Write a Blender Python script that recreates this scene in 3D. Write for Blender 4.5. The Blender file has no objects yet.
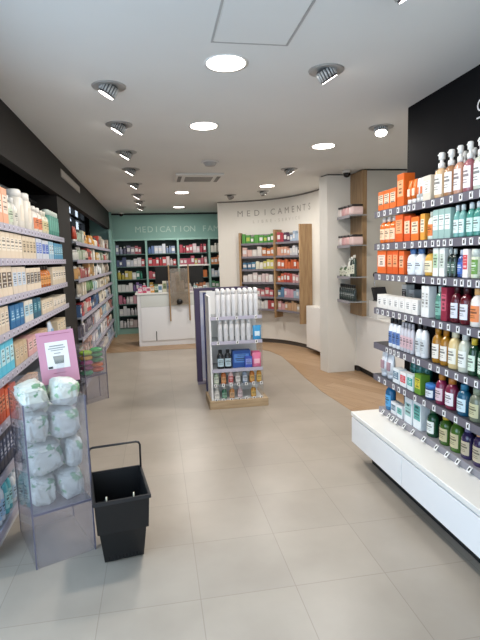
import bpy, bmesh, math, random
from mathutils import Vector, Matrix
C = bpy.context.scene.collection
SC = bpy.context.scene

# ---------------------------------------------------------------- camera, world, light, exposure
cam_d = bpy.data.cameras.new('camera')
cam = bpy.data.objects.new('camera', cam_d)
C.objects.link(cam)
SC.camera = cam
cam_d.sensor_fit = 'VERTICAL'
cam_d.sensor_height = 36.0
cam_d.lens = 36.0 * 485.243 / 640.0
cam_d.clip_start = 0.02
_p, _y, _r = 0.12577, 0.167791, -0.028407
_F = Vector((math.sin(_y)*math.cos(_p), math.cos(_y)*math.cos(_p), -math.sin(_p)))
_R = Vector((math.cos(_y), -math.sin(_y), 0))
_U = _R.cross(_F)
_R2 = _R*math.cos(_r) + _U*math.sin(_r)
_U2 = -_R*math.sin(_r) + _U*math.cos(_r)
cam.matrix_world = Matrix(((_R2.x, _U2.x, -_F.x, 0), (_R2.y, _U2.y, -_F.y, 0), (_R2.z, _U2.z, -_F.z, 1.5416), (0, 0, 0, 1)))

world = bpy.data.worlds.new('world')
SC.world = world
world.use_nodes = True
world.node_tree.nodes['Background'].inputs[0].default_value = (0.75, 0.87, 1.0, 1)
world.node_tree.nodes['Background'].inputs[1].default_value = 2.0
SC.view_settings.view_transform = 'Standard'
SC.view_settings.look = 'None'
SC.view_settings.gamma = 1.0
SC.view_settings.use_curve_mapping = False
SC.view_settings.exposure = 0.0

def area(name, loc, aim, sx, sy, power, col):
    d = bpy.data.lights.new(name, 'AREA')
    d.shape = 'RECTANGLE'; d.size = sx; d.size_y = sy; d.energy = power; d.color = col
    o = bpy.data.objects.new(name, d); C.objects.link(o)
    o.location = loc
    o.rotation_euler = (Vector(aim) - Vector(loc)).to_track_quat('-Z', 'Y').to_euler()
    return o
# daylight that comes in through the shop front (behind the camera) and its side window
area('daylight_shopfront', (0.6, -1.75, 1.35), (0.6, 3, 1.2), 3.6, 2.1, 19, (0.84, 0.92, 1.0))
area('daylight_side_window', (-1.25, 1.12, 1.25), (1.4, 1.6, 0.7), 2.4, 2.0, 39, (0.46, 0.72, 1.0))
DOWN_POWER, SPOT_POWER = 21, 9
CEIL = 2.57

# ---------------------------------------------------------------- materials
def lin(h):
    h = h.lstrip('#')
    v = [int(h[i:i+2], 16)/255 for i in (0, 2, 4)]
    return tuple(c/12.92 if c <= 0.04045 else ((c+0.055)/1.055)**2.4 for c in v) + (1,)
_M = {}
def mat(h, rough=0.42, metal=0.0, coat=0.0):
    k = (h, rough, metal, coat)
    if k not in _M:
        m = bpy.data.materials.new('paint_' + h); m.use_nodes = True
        b = m.node_tree.nodes['Principled BSDF']
        b.inputs['Base Color'].default_value = lin(h); b.inputs['Roughness'].default_value = rough
        b.inputs['Metallic'].default_value = metal
        if coat: b.inputs['Coat Weight'].default_value = coat
        _M[k] = m
    return _M[k]
def emit(h, s):
    k = ('emit', h, s)
    if k not in _M:
        m = bpy.data.materials.new('lamp_glow'); m.use_nodes = True
        b = m.node_tree.nodes['Principled BSDF']
        b.inputs['Base Color'].default_value = lin(h)
        b.inputs['Emission Color'].default_value = lin(h); b.inputs['Emission Strength'].default_value = s
        _M[k] = m
    return _M[k]
def clear(h='fbfcfd', keep=0.97, rough=0.03, name='clear_acrylic', milk=None):
    """thin clear sheet: see-through, a fresnel sheen and (milk) a diffuse tint mixed in"""
    k = ('clear', h, keep, milk)
    if k in _M: return _M[k]
    m = bpy.data.materials.new(name); m.use_nodes = True
    nt = m.node_tree; nt.nodes.clear()
    out = nt.nodes.new('ShaderNodeOutputMaterial'); tr = nt.nodes.new('ShaderNodeBsdfTransparent')
    gl = nt.nodes.new('ShaderNodeBsdfGlossy'); fr = nt.nodes.new('ShaderNodeFresnel'); mx = nt.nodes.new('ShaderNodeMixShader')
    df = nt.nodes.new('ShaderNodeBsdfDiffuse'); m2 = nt.nodes.new('ShaderNodeMixShader')
    tr.inputs[0].default_value = lin(h); gl.inputs['Roughness'].default_value = rough
    df.inputs[0].default_value = lin(milk or h); m2.inputs[0].default_value = 1-keep
    fr.inputs[0].default_value = 1.32
    nt.links.new(tr.outputs[0], m2.inputs[1]); nt.links.new(df.outputs[0], m2.inputs[2])
    ge = nt.nodes.new('ShaderNodeNewGeometry'); sb = nt.nodes.new('ShaderNodeMath'); sb.operation = 'SUBTRACT'; sb.inputs[0].default_value = 1
    mu = nt.nodes.new('ShaderNodeMath'); mu.operation = 'MULTIPLY'
    nt.links.new(ge.outputs['Backfacing'], sb.inputs[1]); nt.links.new(sb.outputs[0], mu.inputs[0]); nt.links.new(fr.outputs[0], mu.inputs[1])
    nt.links.new(mu.outputs[0], mx.inputs[0]); nt.links.new(m2.outputs[0], mx.inputs[1]); nt.links.new(gl.outputs[0], mx.inputs[2])
    nt.links.new(mx.outputs[0], out.inputs[0])
    _M[k] = m
    return m
def noisy(name, a, b, scale, rough=0.5, detail=4, stretch=(1, 1, 1), bump=0.0, lo=0.35, hi=0.65):
    m = bpy.data.materials.new(name); m.use_nodes = True
    nt = m.node_tree; p = nt.nodes['Principled BSDF']
    tc = nt.nodes.new('ShaderNodeTexCoord'); mp = nt.nodes.new('ShaderNodeMapping'); mp.inputs['Scale'].default_value = stretch
    nz = nt.nodes.new('ShaderNodeTexNoise'); nz.inputs['Scale'].default_value = scale; nz.inputs['Detail'].default_value = detail
    cr = nt.nodes.new('ShaderNodeValToRGB')
    cr.color_ramp.elements[0].position = lo; cr.color_ramp.elements[1].position = hi
    cr.color_ramp.elements[0].color = lin(a); cr.color_ramp.elements[1].color = lin(b)
    nt.links.new(tc.outputs['Object'], mp.inputs[0]); nt.links.new(mp.outputs[0], nz.inputs['Vector'])
    nt.links.new(nz.outputs['Fac'], cr.inputs[0]); nt.links.new(cr.outputs[0], p.inputs['Base Color'])
    p.inputs['Roughness'].default_value = rough
    if rough >= .6: p.inputs['Specular IOR Level'].default_value = .25 if 'black' not in name else .05
    if bump:
        bp = nt.nodes.new('ShaderNodeBump'); bp.inputs['Strength'].default_value = bump; bp.inputs['Distance'].default_value = 0.01
        nt.links.new(nz.outputs['Fac'], bp.inputs['Height']); nt.links.new(bp.outputs[0], p.inputs['Normal'])
    return m
def floor_tiles():
    m = noisy('stone_tile', 'a3998c', 'afa598', 2.2, 0.34, 6)
    nt = m.node_tree; p = nt.nodes['Principled BSDF']
    cr = [n for n in nt.nodes if n.type == 'VALTORGB'][0]
    tc = [n for n in nt.nodes if n.type == 'TEX_COORD'][0]
    mp = nt.nodes.new('ShaderNodeMapping'); mp.inputs['Location'].default_value = (-0.1288, -0.251, 0)
    br = nt.nodes.new('ShaderNodeTexBrick')
    br.offset = 0.0; br.squash = 1.0
    br.inputs['Scale'].default_value = 1.0; br.inputs['Mortar Size'].default_value = 0.0022; br.inputs['Mortar Smooth'].default_value = 0.3
    br.inputs['Brick Width'].default_value = 0.45; br.inputs['Row Height'].default_value = 0.45
    br.inputs['Color1'].default_value = (1, 1, 1, 1); br.inputs['Color2'].default_value = (.94, .94, .945, 1)
    br.inputs['Mortar'].default_value = (.74, .73, .72, 1)
    mix = nt.nodes.new('ShaderNodeMix'); mix.data_type = 'RGBA'; mix.blend_type = 'MULTIPLY'; mix.inputs[0].default_value = 1
    nt.links.new(tc.outputs['Object'], mp.inputs[0]); nt.links.new(mp.outputs[0], br.inputs['Vector'])
    nt.links.new(cr.outputs[0], mix.inputs[6]); nt.links.new(br.outputs['Color'], mix.inputs[7])
    nt.links.new(mix.outputs[2], p.inputs['Base Color'])
    return m
def floor_planks():
    m = bpy.data.materials.new('oak_planks'); m.use_nodes = True
    nt = m.node_tree; p = nt.nodes['Principled BSDF']; p.inputs['Roughness'].default_value = 0.42
    tc = nt.nodes.new('ShaderNodeTexCoord')
    rot = nt.nodes.new('ShaderNodeMapping'); rot.inputs['Rotation'].default_value = (0, 0, math.radians(62))
    br = nt.nodes.new('ShaderNodeTexBrick'); br.offset = 0.37
    br.inputs['Brick Width'].default_value = 1.3; br.inputs['Row Height'].default_value = 0.17; br.inputs['Scale'].default_value = 1
    br.inputs['Mortar Size'].default_value = 0.0015
    br.inputs['Color1'].default_value = lin('ab8b69'); br.inputs['Color2'].default_value = lin('bfa182'); br.inputs['Mortar'].default_value = lin('8a6a48')
    st = nt.nodes.new('ShaderNodeMapping'); st.inputs['Scale'].default_value = (1.2, 14, 1)
    nz = nt.nodes.new('ShaderNodeTexNoise'); nz.inputs['Scale'].default_value = 3; nz.inputs['Detail'].default_value = 6
    cr = nt.nodes.new('ShaderNodeValToRGB')
    cr.color_ramp.elements[0].position = .3; cr.color_ramp.elements[0].color = (.78, .76, .74, 1)
    cr.color_ramp.elements[1].position = .7; cr.color_ramp.elements[1].color = (1, 1, 1, 1)
    mix = nt.nodes.new('ShaderNodeMix'); mix.data_type = 'RGBA'; mix.blend_type = 'MULTIPLY'; mix.inputs[0].default_value = 1
    nt.links.new(tc.outputs['Object'], rot.inputs[0]); nt.links.new(rot.outputs[0], br.inputs['Vector'])
    nt.links.new(rot.outputs[0], st.inputs[0]); nt.links.new(st.outputs[0], nz.inputs['Vector']); nt.links.new(nz.outputs['Fac'], cr.inputs[0])
    nt.links.new(br.outputs['Color'], mix.inputs[6]); nt.links.new(cr.outputs[0], mix.inputs[7]); nt.links.new(mix.outputs[2], p.inputs['Base Color'])
    return m
M_TILE, M_PLANK = floor_tiles(), floor_planks()
M_OAK = noisy('oak_veneer', '8f7150', 'a98a64', 4, 0.5, 5, (9, 9, .8))
M_CEIL = noisy('ceiling_paint', 'dcdcd9', 'e0e0dd', 1.2, 0.8)
M_WHITE = noisy('white_wall_paint', 'dcd8cf', 'e2ded6', 1.5, 0.6)
M_GREEN = noisy('sage_green_paint', '88b0a6', '90b7ad', 1.5, 0.55)
M_BLACK = noisy('black_panel_paint', '121214', '161618', 2.0, 0.6)
M_FASCIA = noisy('charcoal_panel', '1f1c1a', '24211f', 2.0, 0.7)
M_LAM = mat('eceae6', 0.25)
M_DARK = mat('1a1c1e', 0.5)
M_RAIL = mat('6b6770', 0.35)
M_RAILL = mat('b4b0c0', 0.35)
M_BIN = clear('f6f6f8', .90, .04, 'clear_bin_sheet', 'd2cdd4')  # milk tint paints in the haze of daylight reflected off the panels
M_CHROME = mat('c8cace', 0.25, 0.9)
M_INK = mat('2a2a2c', 0.6)
M_CARD = mat('f2f0ee', 0.5)
M_ACR = clear()
M_SHELFGLASS = clear('dfe6e6', 0.55, 0.08, 'frosted_shelf_glass', 'c8ccd0')

# ---------------------------------------------------------------- mesh helpers
class MB:
    def __init__(s): s.v, s.f, s.m, s.sm = [], [], [], []
    def add(s, verts, faces, mi=0, smooth=False):
        n = len(s.v); s.v += [tuple(v) for v in verts]
        for f in faces: s.f.append([n+i for i in f]); s.m.append(mi); s.sm.append(smooth)
        return s
    def box(s, x0, x1, y0, y1, z0, z1, mi=0, bev=0.0):
        if bev <= 0:
            return s.add([(x0,y0,z0),(x1,y0,z0),(x1,y1,z0),(x0,y1,z0),(x0,y0,z1),(x1,y0,z1),(x1,y1,z1),(x0,y1,z1)],
                         [(0,3,2,1),(4,5,6,7),(0,1,5,4),(1,2,6,5),(2,3,7,6),(3,0,4,7)], mi)
        bm = bmesh.new(); bmesh.ops.create_cube(bm, size=1)
        for v in bm.verts: v.co = Vector(((x0+x1)/2+v.co.x*(x1-x0), (y0+y1)/2+v.co.y*(y1-y0), (z0+z1)/2+v.co.z*(z1-z0)))
        bmesh.ops.bevel(bm, geom=bm.edges[:], offset=min(bev, .45*min(x1-x0, y1-y0, z1-z0)), segments=2, affect='EDGES', profile=.5)
        bm.verts.index_update()
        s.add([v.co for v in bm.verts], [[v.index for v in f.verts] for f in bm.faces], mi); bm.free()
        return s
    def prism(s, pts, z0, z1, mi=0):
        n = len(pts)
        a = sum(pts[i][0]*pts[(i+1)%n][1]-pts[(i+1)%n][0]*pts[i][1] for i in range(n))
        if a < 0: pts = pts[::-1]
        s.add([(x,y,z0) for x,y in pts]+[(x,y,z1) for x,y in pts],
              [list(range(n))[::-1], list(range(n,2*n))]+[(i,(i+1)%n,n+(i+1)%n,n+i) for i in range(n)], mi)
        return s
    def lathe(s, prof, seg=16, mi=0, sx=1, sy=1, cx=0, cy=0, smooth=True, a0=0, a1=None):
        full = a1 is None; A1 = a0+2*math.pi if full else a1
        k = seg if full else seg+1
        V = []
        for r, z in prof:
            for i in range(k):
                a = a0+(A1-a0)*i/seg
                V.append((cx+r*math.cos(a)*sx, cy+r*math.sin(a)*sy, z))
        F = []
        for j in range(len(prof)-1):
            for i in range(seg):
                i2 = (i+1) % k
                F.append((j*k+i, j*k+i2, (j+1)*k+i2, (j+1)*k+i))
        if full:
            if prof[0][0] > 1e-5: F.append(list(range(k))[::-1])
            if prof[-1][0] > 1e-5: F.append([(len(prof)-1)*k+i for i in range(k)])
        return s.add(V, F, mi, smooth)
    def tube(s, pts, r, seg=8, mi=0, closed=False):
        pts = [Vector(p) for p in pts]; n = len(pts); V = []; F = []
        for i, p in enumerate(pts):
            t = (pts[min(i+1, n-1)]-pts[max(i-1, 0)]).normalized()
            a = t.orthogonal().normalized() if i == 0 else (pa - t*pa.dot(t)).normalized()
            pa = a; b = t.cross(a)
            for k in range(seg):
                w = 2*math.pi*k/seg
                V.append(p+a*r*math.cos(w)+b*r*math.sin(w))
        for i in range(n-1):
            for k in range(seg):
                F.append((i*seg+k, i*seg+(k+1) % seg, (i+1)*seg+(k+1) % seg, (i+1)*seg+k))
        F.append(list(range(seg))[::-1]); F.append([(n-1)*seg+k for k in range(seg)])
        return s.add(V, F, mi, True)
    def xf(s, M):
        s.v = [tuple(M @ Vector(v)) for v in s.v]; return s
    def mesh(s, name, mats):
        me = bpy.data.meshes.new(name); me.from_pydata(s.v, [], s.f)
        for m in (mats if isinstance(mats, (list, tuple)) else [mats]): me.materials.append(m)
        me.polygons.foreach_set('material_index', s.m); me.polygons.foreach_set('use_smooth', s.sm)
        bm = bmesh.new(); bm.from_mesh(me); bmesh.ops.recalc_face_normals(bm, faces=bm.faces[:]); bm.to_mesh(me); bm.free()
        me.update()
        return me
    def build(s, name, mats, parent=None, loc=(0, 0, 0), rz=0.0):
        return link(name, s.mesh(name, mats), parent, loc, rz)
def link(name, me, parent=None, loc=(0, 0, 0), rz=0.0):
    o = bpy.data.objects.new(name, me); C.objects.link(o)
    o.location = loc; o.rotation_euler = (0, 0, rz)
    if parent: o.parent = parent
    return o
def tag(o, label, cat, group=None):
    o['label'] = label; o['category'] = cat
    if group: o['group'] = group
    return o
def thing(name, label, cat, loc=(0, 0, 0), rz=0.0, group=None):
    return tag(link(name, None, None, loc, rz), label, cat, group)
def struct(o):
    o['kind'] = 'structure'; return o
_font = {}
def glyph_mesh(ch, size):
    """verts and faces of one character (built-in font) in the x-y plane, and its advance"""
    k = (ch, size)
    if k not in _font:
        cu = bpy.data.curves.new('letter', 'FONT'); cu.body = ch; cu.size = size; cu.resolution_u = 3
        o = bpy.data.objects.new('letter', cu); C.objects.link(o)
        bpy.context.view_layer.update()
        dg = bpy.context.evaluated_depsgraph_get(); me = bpy.data.meshes.new_from_object(o.evaluated_get(dg))
        vs = [v.co.copy() for v in me.vertices]; fs = [list(p.vertices) for p in me.polygons]
        bpy.data.objects.remove(o); bpy.data.meshes.remove(me); bpy.data.curves.remove(cu)
        w = max((v.x for v in vs), default=size*.3)
        _font[k] = (vs, fs, w)
    return _font[k]
def lettering(text, size, pitch, place, th=0.004):
    """letters on a fixed pitch; place(u, v, d) gives the 3-D point u along, v up, d proud of the wall"""
    mb = MB(); u = 0
    for ch in text:
        if ch != ' ':
            vs, fs, w = glyph_mesh(ch, size)
            n = len(vs)
            off = (pitch-w)/2
            mb.add([place(u+off+v.x, v.y, th) for v in vs], fs, 0)
        u += pitch
    return mb
ORD = ['first','second','third','fourth','fifth','sixth','seventh','eighth','ninth','tenth','eleventh','twelfth','thirteenth','fourteenth',
       'fifteenth','sixteenth','seventeenth','eighteenth','nineteenth','twentieth']+['twenty-'+w for w in ('first','second','third','fourth','fifth','sixth','seventh','eighth','ninth')]+['thirtieth']+['thirty-'+w for w in ('first','second','third','fourth','fifth','sixth','seventh','eighth','ninth')]+['fortieth']+['forty-'+w for w in ('first','second','third','fourth','fifth','sixth','seventh','eighth','ninth')]
ROWS = ['top', 'second', 'third', 'fourth', 'fifth', 'sixth', 'seventh', 'eighth']

# ---------------------------------------------------------------- goods (front faces local -y, base at z = 0)
_P = {}
def label_patch(rx, ry, z0, z1, mi=0, ink=True, half=1.0):
    mb = MB()
    a0, a1 = -math.pi/2-half, -math.pi/2+half
    mb.lathe([(1.0, z0), (1.0, z1)], 8, 0, rx+.0008, ry+.0008, a0=a0, a1=a1)
    if ink:
        h = z1-z0
        for t0, t1, k in ((.72, .80, .55), (.52, .64, .7), (.36, .40, .45), (.24, .28, .5)):
            mb.lathe([(1.0, z0+h*t0), (1.0, z0+h*t1)], 4, 1, rx+.0014, ry+.0014, a0=-math.pi/2-half*k, a1=-math.pi/2+half*k)
    return mb
def ink_for(h):
    v = [int(h[i:i+2], 16) for i in (0, 2, 4)]
    k = .55 if sum(v) > 380 else 0
    q = [int(c*k) if k else int(c+(255-c)*.7) for c in v]
    return mat('%02x%02x%02x' % tuple(q), 0.6)
def design(kind, w, d, h, c1, c2, c3, far=False):
    """list of (part name or None for the body, mesh)"""
    k = (kind, round(w, 3), round(d, 3), round(h, 3), c1, c2, c3, far)
    if k in _P: return _P[k]
    out = []
    if kind == 'carton':
        b = MB().box(-w/2, w/2, -d/2, d/2, 0, h, 0, 0 if far else .0018)
        b.box(-w/2-.0004, w/2+.0004, -d/2-.0004, d/2, h*.93, h*.935, 1)
        if far:
            b.box(-w*.38, w*.38, -d/2-.001, -d/2+.001, h*.3, h*.72, 1)
            out = [(None, b.mesh('carton', [mat(c1), mat(c2)]))]
        else:
            out = [(None, b.mesh('carton', [mat(c1), mat(c1)]))]
            p = MB().box(-w*.41, w*.41, -d/2-.001, -d/2+.001, h*.30, h*.80, 0)
            r = random.Random(c1+c2+str(round(h, 2))); zc = .76
            while zc > .36:
                t = r.choice((.02, .03, .05, .07)); x = r.uniform(.12, .36)
                p.box(-w*x, w*x, -d/2-.0016, -d/2, h*(zc-t), h*zc, 1); zc -= t+r.uniform(.03, .10)
            out.append(('printed_panel', p.mesh('printed_panel', [mat(c2), ink_for(c2)])))
    elif kind == 'bottle':
        rx, ry = w/2, min(d, w*.95)/2
        ch = min(.032, h*.17); nk = rx*.42
        hb = h-ch
        prof = [(.93, 0), (1, .006), (1, hb*.74), (.9, hb*.84), (.62, hb*.94), (nk/rx, hb*.97), (nk/rx, hb)]
        out = [(None, MB().lathe(prof, 14, 0, rx, ry).mesh('bottle', mat(c1, .18, 0, .4)))]
        cr = rx*(.5 if w > .035 else .62)
        out.append(('cap', MB().lathe([(cr, hb*.985), (cr, h-.003), (cr*.86, h)], 12).mesh('cap', mat(c2, .35))))
        if not far: out.append(('label', label_patch(rx, ry, hb*.16, hb*.66, 0, True).mesh('label', [mat(c3), ink_for(c3)])))
    elif kind == 'pump':
        rx, ry = w/2, min(d, w*.9)/2
        hb = h*.66
        prof = [(.93, 0), (1, .006), (1, hb*.82), (.88, hb*.91), (.5, hb*.98), (.34, hb), (.34, hb+.008)]
        out = [(None, MB().lathe(prof, 14, 0, rx, ry).mesh('pump_bottle', mat(c1, .15, 0, .4)))]
        p = MB().lathe([(rx*.5, hb), (rx*.5, hb+h*.10), (rx*.42, hb+h*.115), (rx*.26, hb+h*.12), (rx*.26, hb+h*.18), (rx*.46, hb+h*.19), (rx*.48, hb+h*.31), (rx*.36, h)], 10)
        p.box(-rx*.16, rx*.16, -rx*.62, 0, h-.020, h-.011, 0, .003)
        out.append(('pump', p.mesh('pump', mat(c2, .35))))
        out.append(('label', label_patch(rx, ry, hb*.12, hb*.78, 0, True).mesh('label', [mat(c3), ink_for(c3)])))
    elif kind == 'tube':
        n = 14; V = []; F = []
        ch = min(.03, h*.2); lev = [(0.0, 0), (.5, .2), (.8, .55), (.97, .85), (1, 1)]
        for t, q in lev:
            rx = w/2*(.8+.2*q); ry = min(d, w*.7)/2*(1-.96*q)
            for i in range(n):
                a = 2*math.pi*i/n; V.append((rx*math.cos(a), ry*math.sin(a), ch+(h-ch)*t))
        for j in range(len(lev)-1):
            for i in range(n): F.append((j*n+i, j*n+(i+1) % n, (j+1)*n+(i+1) % n, (j+1)*n+i))
        F.append(list(range(n))[::-1]); F.append([(len(lev)-1)*n+i for i in range(n)])
        out = [(None, MB().add(V, F, 0, True).mesh('tube', mat(c1, .3)))]
        out.append(('cap', MB().lathe([(1, 0), (1, ch), (.9, ch+.002)], 12, 0, w*.38, min(d, w*.7)*.42).mesh('cap', mat(c2, .35))))
        if not far:
            lb = MB().box(-w*.26, w*.26, -min(d, w*.7)*.5, -min(d, w*.7)*.1, ch+(h-ch)*.16, ch+(h-ch)*.55, 0, .004)
            out.append(('label', lb.mesh('label', mat(c3))))
    elif kind == 'jar':
        r = min(w, d)/2
        out = [(None, MB().lathe([(r*.94, 0), (r, .004), (r, h*.74), (r*.93, h*.76)], 18).mesh('jar', mat(c1, .3)))]
        out.append(('lid', MB().lathe([(r*1.03, h*.74), (r*1.03, h-.003), (r*.97, h)], 18).mesh('lid', mat(c2, .35))))
        out.append(('label', label_patch(r, r, h*.14, h*.64).mesh('label', [mat(c3), ink_for(c3)])))
    elif kind in ('spray', 'canister'):
        r = w/2
        out = [(None, MB().lathe([(r*.92, 0), (r, .004), (r, h*.76), (r*.8, h*.8)], 16).mesh('spray_can' if kind == 'spray' else 'bottle', mat(c1, .3)))]
        out.append(('cap', MB().lathe([(r*.86, h*.785), (r*.86, h*.95), (r*.7, h*.99), (r*.3, h)], 16).mesh('cap', mat(c2, .35))))
        out.append(('label', label_patch(r, r, h*.2, h*.6, 0, False, .6).mesh('label', [mat(c3), ink_for(c3)])))
    elif kind == 'pouch':
        nx, nz = 8, 10; V = []; F = []
        for sgn in (-1, 1):
            for j in range(nz+1):
                for i in range(nx+1):
                    u, v = i/nx*2-1, j/nz
                    th = d/2*max(0, 1-u*u)**.5*max(0.0, min(1, (1-v)*2.2))**.6*(.4+.6*min(1, v*6+.5))
                    V.append((u*w/2*(1-.06*math.sin(v*math.pi)), sgn*th, v*h))
        o2 = (nx+1)*(nz+1)
        for j in range(nz):
            for i in range(nx):
                a = j*(nx+1)+i
                F += [(a, a+1, a+nx+2, a+nx+1), (o2+a, o2+a+nx+1, o2+a+nx+2, o2+a+1)]
        for i in range(nx): F.append((i, o2+i, o2+i+1, i+1))
        mb = MB().add(V, F, 0, True)
        out = [(None, mb.mesh('pouch', mat(c1, .25)))]
        out.append(('printed_panel', MB().box(-w*.3, w*.3, -d*.5, -d*.2, h*.25, h*.6, 0, .006).mesh('printed_panel', mat(c2))))
    _P[k] = out
    return out
NAMES = {'carton': 'carton', 'bottle': 'bottle', 'pump': 'pump_bottle', 'tube': 'tube', 'jar': 'jar', 'spray': 'spray_can', 'canister': 'bottle', 'pouch': 'pouch'}
CATS = {'carton': 'box', 'bottle': 'bottle', 'pump': 'bottle', 'tube': 'tube', 'jar': 'jar', 'spray': 'spray can', 'canister': 'bottle', 'pouch': 'pouch'}
def put(kind, w, d, h, c1, c2, c3, loc, rz, label, group, far=False, name=None):
    if name == 'medicine_box':
        def soft(c):
            v = [int(c[i:i+2], 16) for i in (0, 2, 4)]; m = sum(v)/3
            return '%02x%02x%02x' % tuple(int(.92*(x*.8+m*.2)) for x in v)
        c1, c2 = soft(c1), soft(c2)
    ds = design(kind, w, d, h, c1, c2, c3, far)
    root = link((name if kind == 'carton' else None) or NAMES[kind], ds[0][1], None, loc, rz)
    for nm, me in ds[1:]: link(nm, me, root)
    return tag(root, label, CATS[kind], group)
# ---------------------------------------------------------------- the room
XW0, XW1, YF, YB = -1.30, 3.60, -1.90, 10.87
struct(MB().box(XW0-.1, XW1+.1, YF-.1, YB+.1, -.12, 0).build('floor', M_TILE))
plank = [(1.86,3.6),(1.86,4.4),(1.81,5.2),(1.82,5.86),(1.86,6.6),(1.88,7.3),(1.80,7.75),(1.6,8.05),(1.2,8.28),(.5,8.42),(-.5,8.44),(-1.25,8.44),(-1.25,YB),(3.55,YB),(3.55,3.6)]
struct(MB().prism(plank, 0.0, .004).build('floor_oak', M_PLANK))
# ceiling (with the access hatch set in it)
struct(MB().box(XW0-.1, XW1+.1, YF-.1, YB+.1, CEIL, CEIL+.12).build('ceiling', M_CEIL))
hm = MB()
for a in ((.31,.69,2.435,2.445),(.31,.69,1.80,1.81),(.31,.32,1.81,2.435),(.68,.69,1.81,2.435)): hm.box(a[0],a[1],a[2],a[3],CEIL-.003,CEIL+.01)
h = thing('access_hatch', 'square flush access hatch in the white ceiling near the camera', 'hatch', (0,0,0))
hm2 = MB().box(.325,.675,1.815,2.43,CEIL-.004,CEIL+.01); hm2.build('panel', M_CEIL, h)
hm.build('frame', mat('a9a8a6',.6), h)
# left wall: side window near the door, black back of the shelving, high window over the far bay
w = MB()
w.box(XW0-.1, XW0, YF, -.1, 0, CEIL); w.box(XW0-.1, XW0, -.1, 2.35, 0, .22); w.box(XW0-.1, XW0, -.1, 2.35, 2.28, CEIL)
w.box(XW0-.1, XW0, 2.35, 7.8, 0, CEIL); w.box(XW0-.1, XW0, 7.8, 9.7, 0, 2.0); w.box(XW0-.1, XW0, 9.7, YB, 0, CEIL)
struct(w.build('wall_left', M_BLACK))
w = MB()
for y in (7.8, 8.52, 9.64): w.box(XW0-.04, XW0+.02, y, y+.08, 2.0, CEIL)
for z in (2.0, 2.27): w.box(XW0-.04, XW0+.02, 7.8, 9.7, z, z+.05)
o = struct(w.build('window_1', M_DARK))
MB().box(XW0-.03, XW0-.025, 7.8, 9.7, 2.0, CEIL).build('pane', M_ACR, o)
w = MB()
for y in (-.1, 1.1, 2.30): w.box(XW0-.06, XW0, y, y+.05, .22, 2.28)
for z in (.22, 2.23): w.box(XW0-.06, XW0, -.1, 2.35, z, z+.05)
struct(w.build('window_2', M_DARK))
# shop front behind the camera
w = MB(); w.box(XW0, -1.2, YF-.1, YF, 0, CEIL); w.box(2.4, XW1, YF-.1, YF, 0, CEIL); w.box(-1.2, 2.4, YF-.1, YF, 2.4, CEIL); w.box(-1.2, 2.4, YF-.1, YF, 0, .1)
struct(w.build('wall_front', M_WHITE))
struct(MB().box(XW1, XW1+.1, YF, YB, 0, CEIL).build('wall_right', M_WHITE))
struct(MB().box(XW0, XW1, YB, YB+.1, 0, CEIL).build('wall_back', M_GREEN))
struct(MB().box(-1.3, 1.6, YB-.03, YB, CEIL-.035, CEIL).build('shade_strip_1', M_DARK))  # dark strip imitates the shadow gap between green wall and ceiling

# charcoal fascia and post of the left shelving
struct(MB().box(-.98, -.90, 1.2, YB, 2.215, CEIL).build('trim_2', M_FASCIA))
struct(MB().box(XW0, -.93, 5.14, 5.84, 0, 2.215).build('trim_3', M_FASCIA))
g = thing('air_grille', 'pale slotted air grille in the charcoal fascia above left shelves', 'vent', (-.90, 5.9, 2.455))
MB().box(0, .006, -.62, .62, -.04, .04).build('frame', mat('8f8a84', .5), g)
sl = MB()
for i in range(30): sl.box(.006, .010, -.60+i*.04, -.60+i*.04+.022, -.03, .03)
sl.build('slat', mat('b8b2aa', .5), g)

# curved white wall on the right
CP = [(1.15,8.90),(1.45,8.82),(1.80,8.66),(2.12,8.40),(2.33,8.05),(2.46,7.65),(2.53,7.2),(2.56,6.7),(2.56,6.02)]
def catmull(P, n=10):
    Q = [P[0]]+P+[P[-1]]; out = []
    for i in range(1, len(Q)-2):
        p0, p1, p2, p3 = [Vector(q) for q in Q[i-1:i+3]]
        for k in range(n):
            t = k/n
            out.append(.5*((2*p1)+(p2-p0)*t+(2*p0-5*p1+4*p2-p3)*t*t+(3*p1-p0-3*p2+p3)*t**3))
    return out+[Vector(P[-1])]
CC = catmull(CP)
CL = [0]
for i in range(1, len(CC)): CL.append(CL[-1]+(CC[i]-CC[i-1]).length)
def cpt(s, off=0.0):
    """point at arc length s along the curved wall, off metres proud of it, and the angle of the outward normal"""
    i = 0
    while i < len(CL)-2 and CL[i+1] < s: i += 1
    t = (s-CL[i])/(CL[i+1]-CL[i])
    def tan(j):
        a = CC[max(j-1, 0)]; b = CC[min(j+1, len(CC)-1)]; return (b-a).normalized()
    T = (tan(i)*(1-t)+tan(i+1)*t).normalized()
    n = Vector((T.y, -T.x))
    p = CC[i]*(1-t)+CC[i+1]*t + n*off
    return p, n
def strip(mb, s0, s1, o0, o1, z0, z1, mi=0, step=.06):
    n = max(1, int((s1-s0)/step))
    a = [cpt(s0+(s1-s0)*i/n, o0)[0] for i in range(n+1)]; b = [cpt(s0+(s1-s0)*i/n, o1)[0] for i in range(n+1)]
    V = [(p.x,p.y,z) for z in (z0,z1) for p in a]+[(p.x,p.y,z) for z in (z0,z1) for p in b]
    k = n+1; F = []
    for i in range(n):
        F += [(i,i+1,k+i+1,k+i),(2*k+i,3*k+i,3*k+i+1,2*k+i+1),(i,2*k+i,2*k+i+1,i+1),(k+i,k+i+1,3*k+i+1,3*k+i)]
    F += [(0,k,3*k,2*k),(n,2*k+n,3*k+n,k+n)]
    return mb.add(V, F, mi)
SEND = CL[-1]
struct(strip(MB(), 0, SEND, -.14, 0, .08, CEIL-.025).build('wall_curved', M_WHITE))
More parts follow.
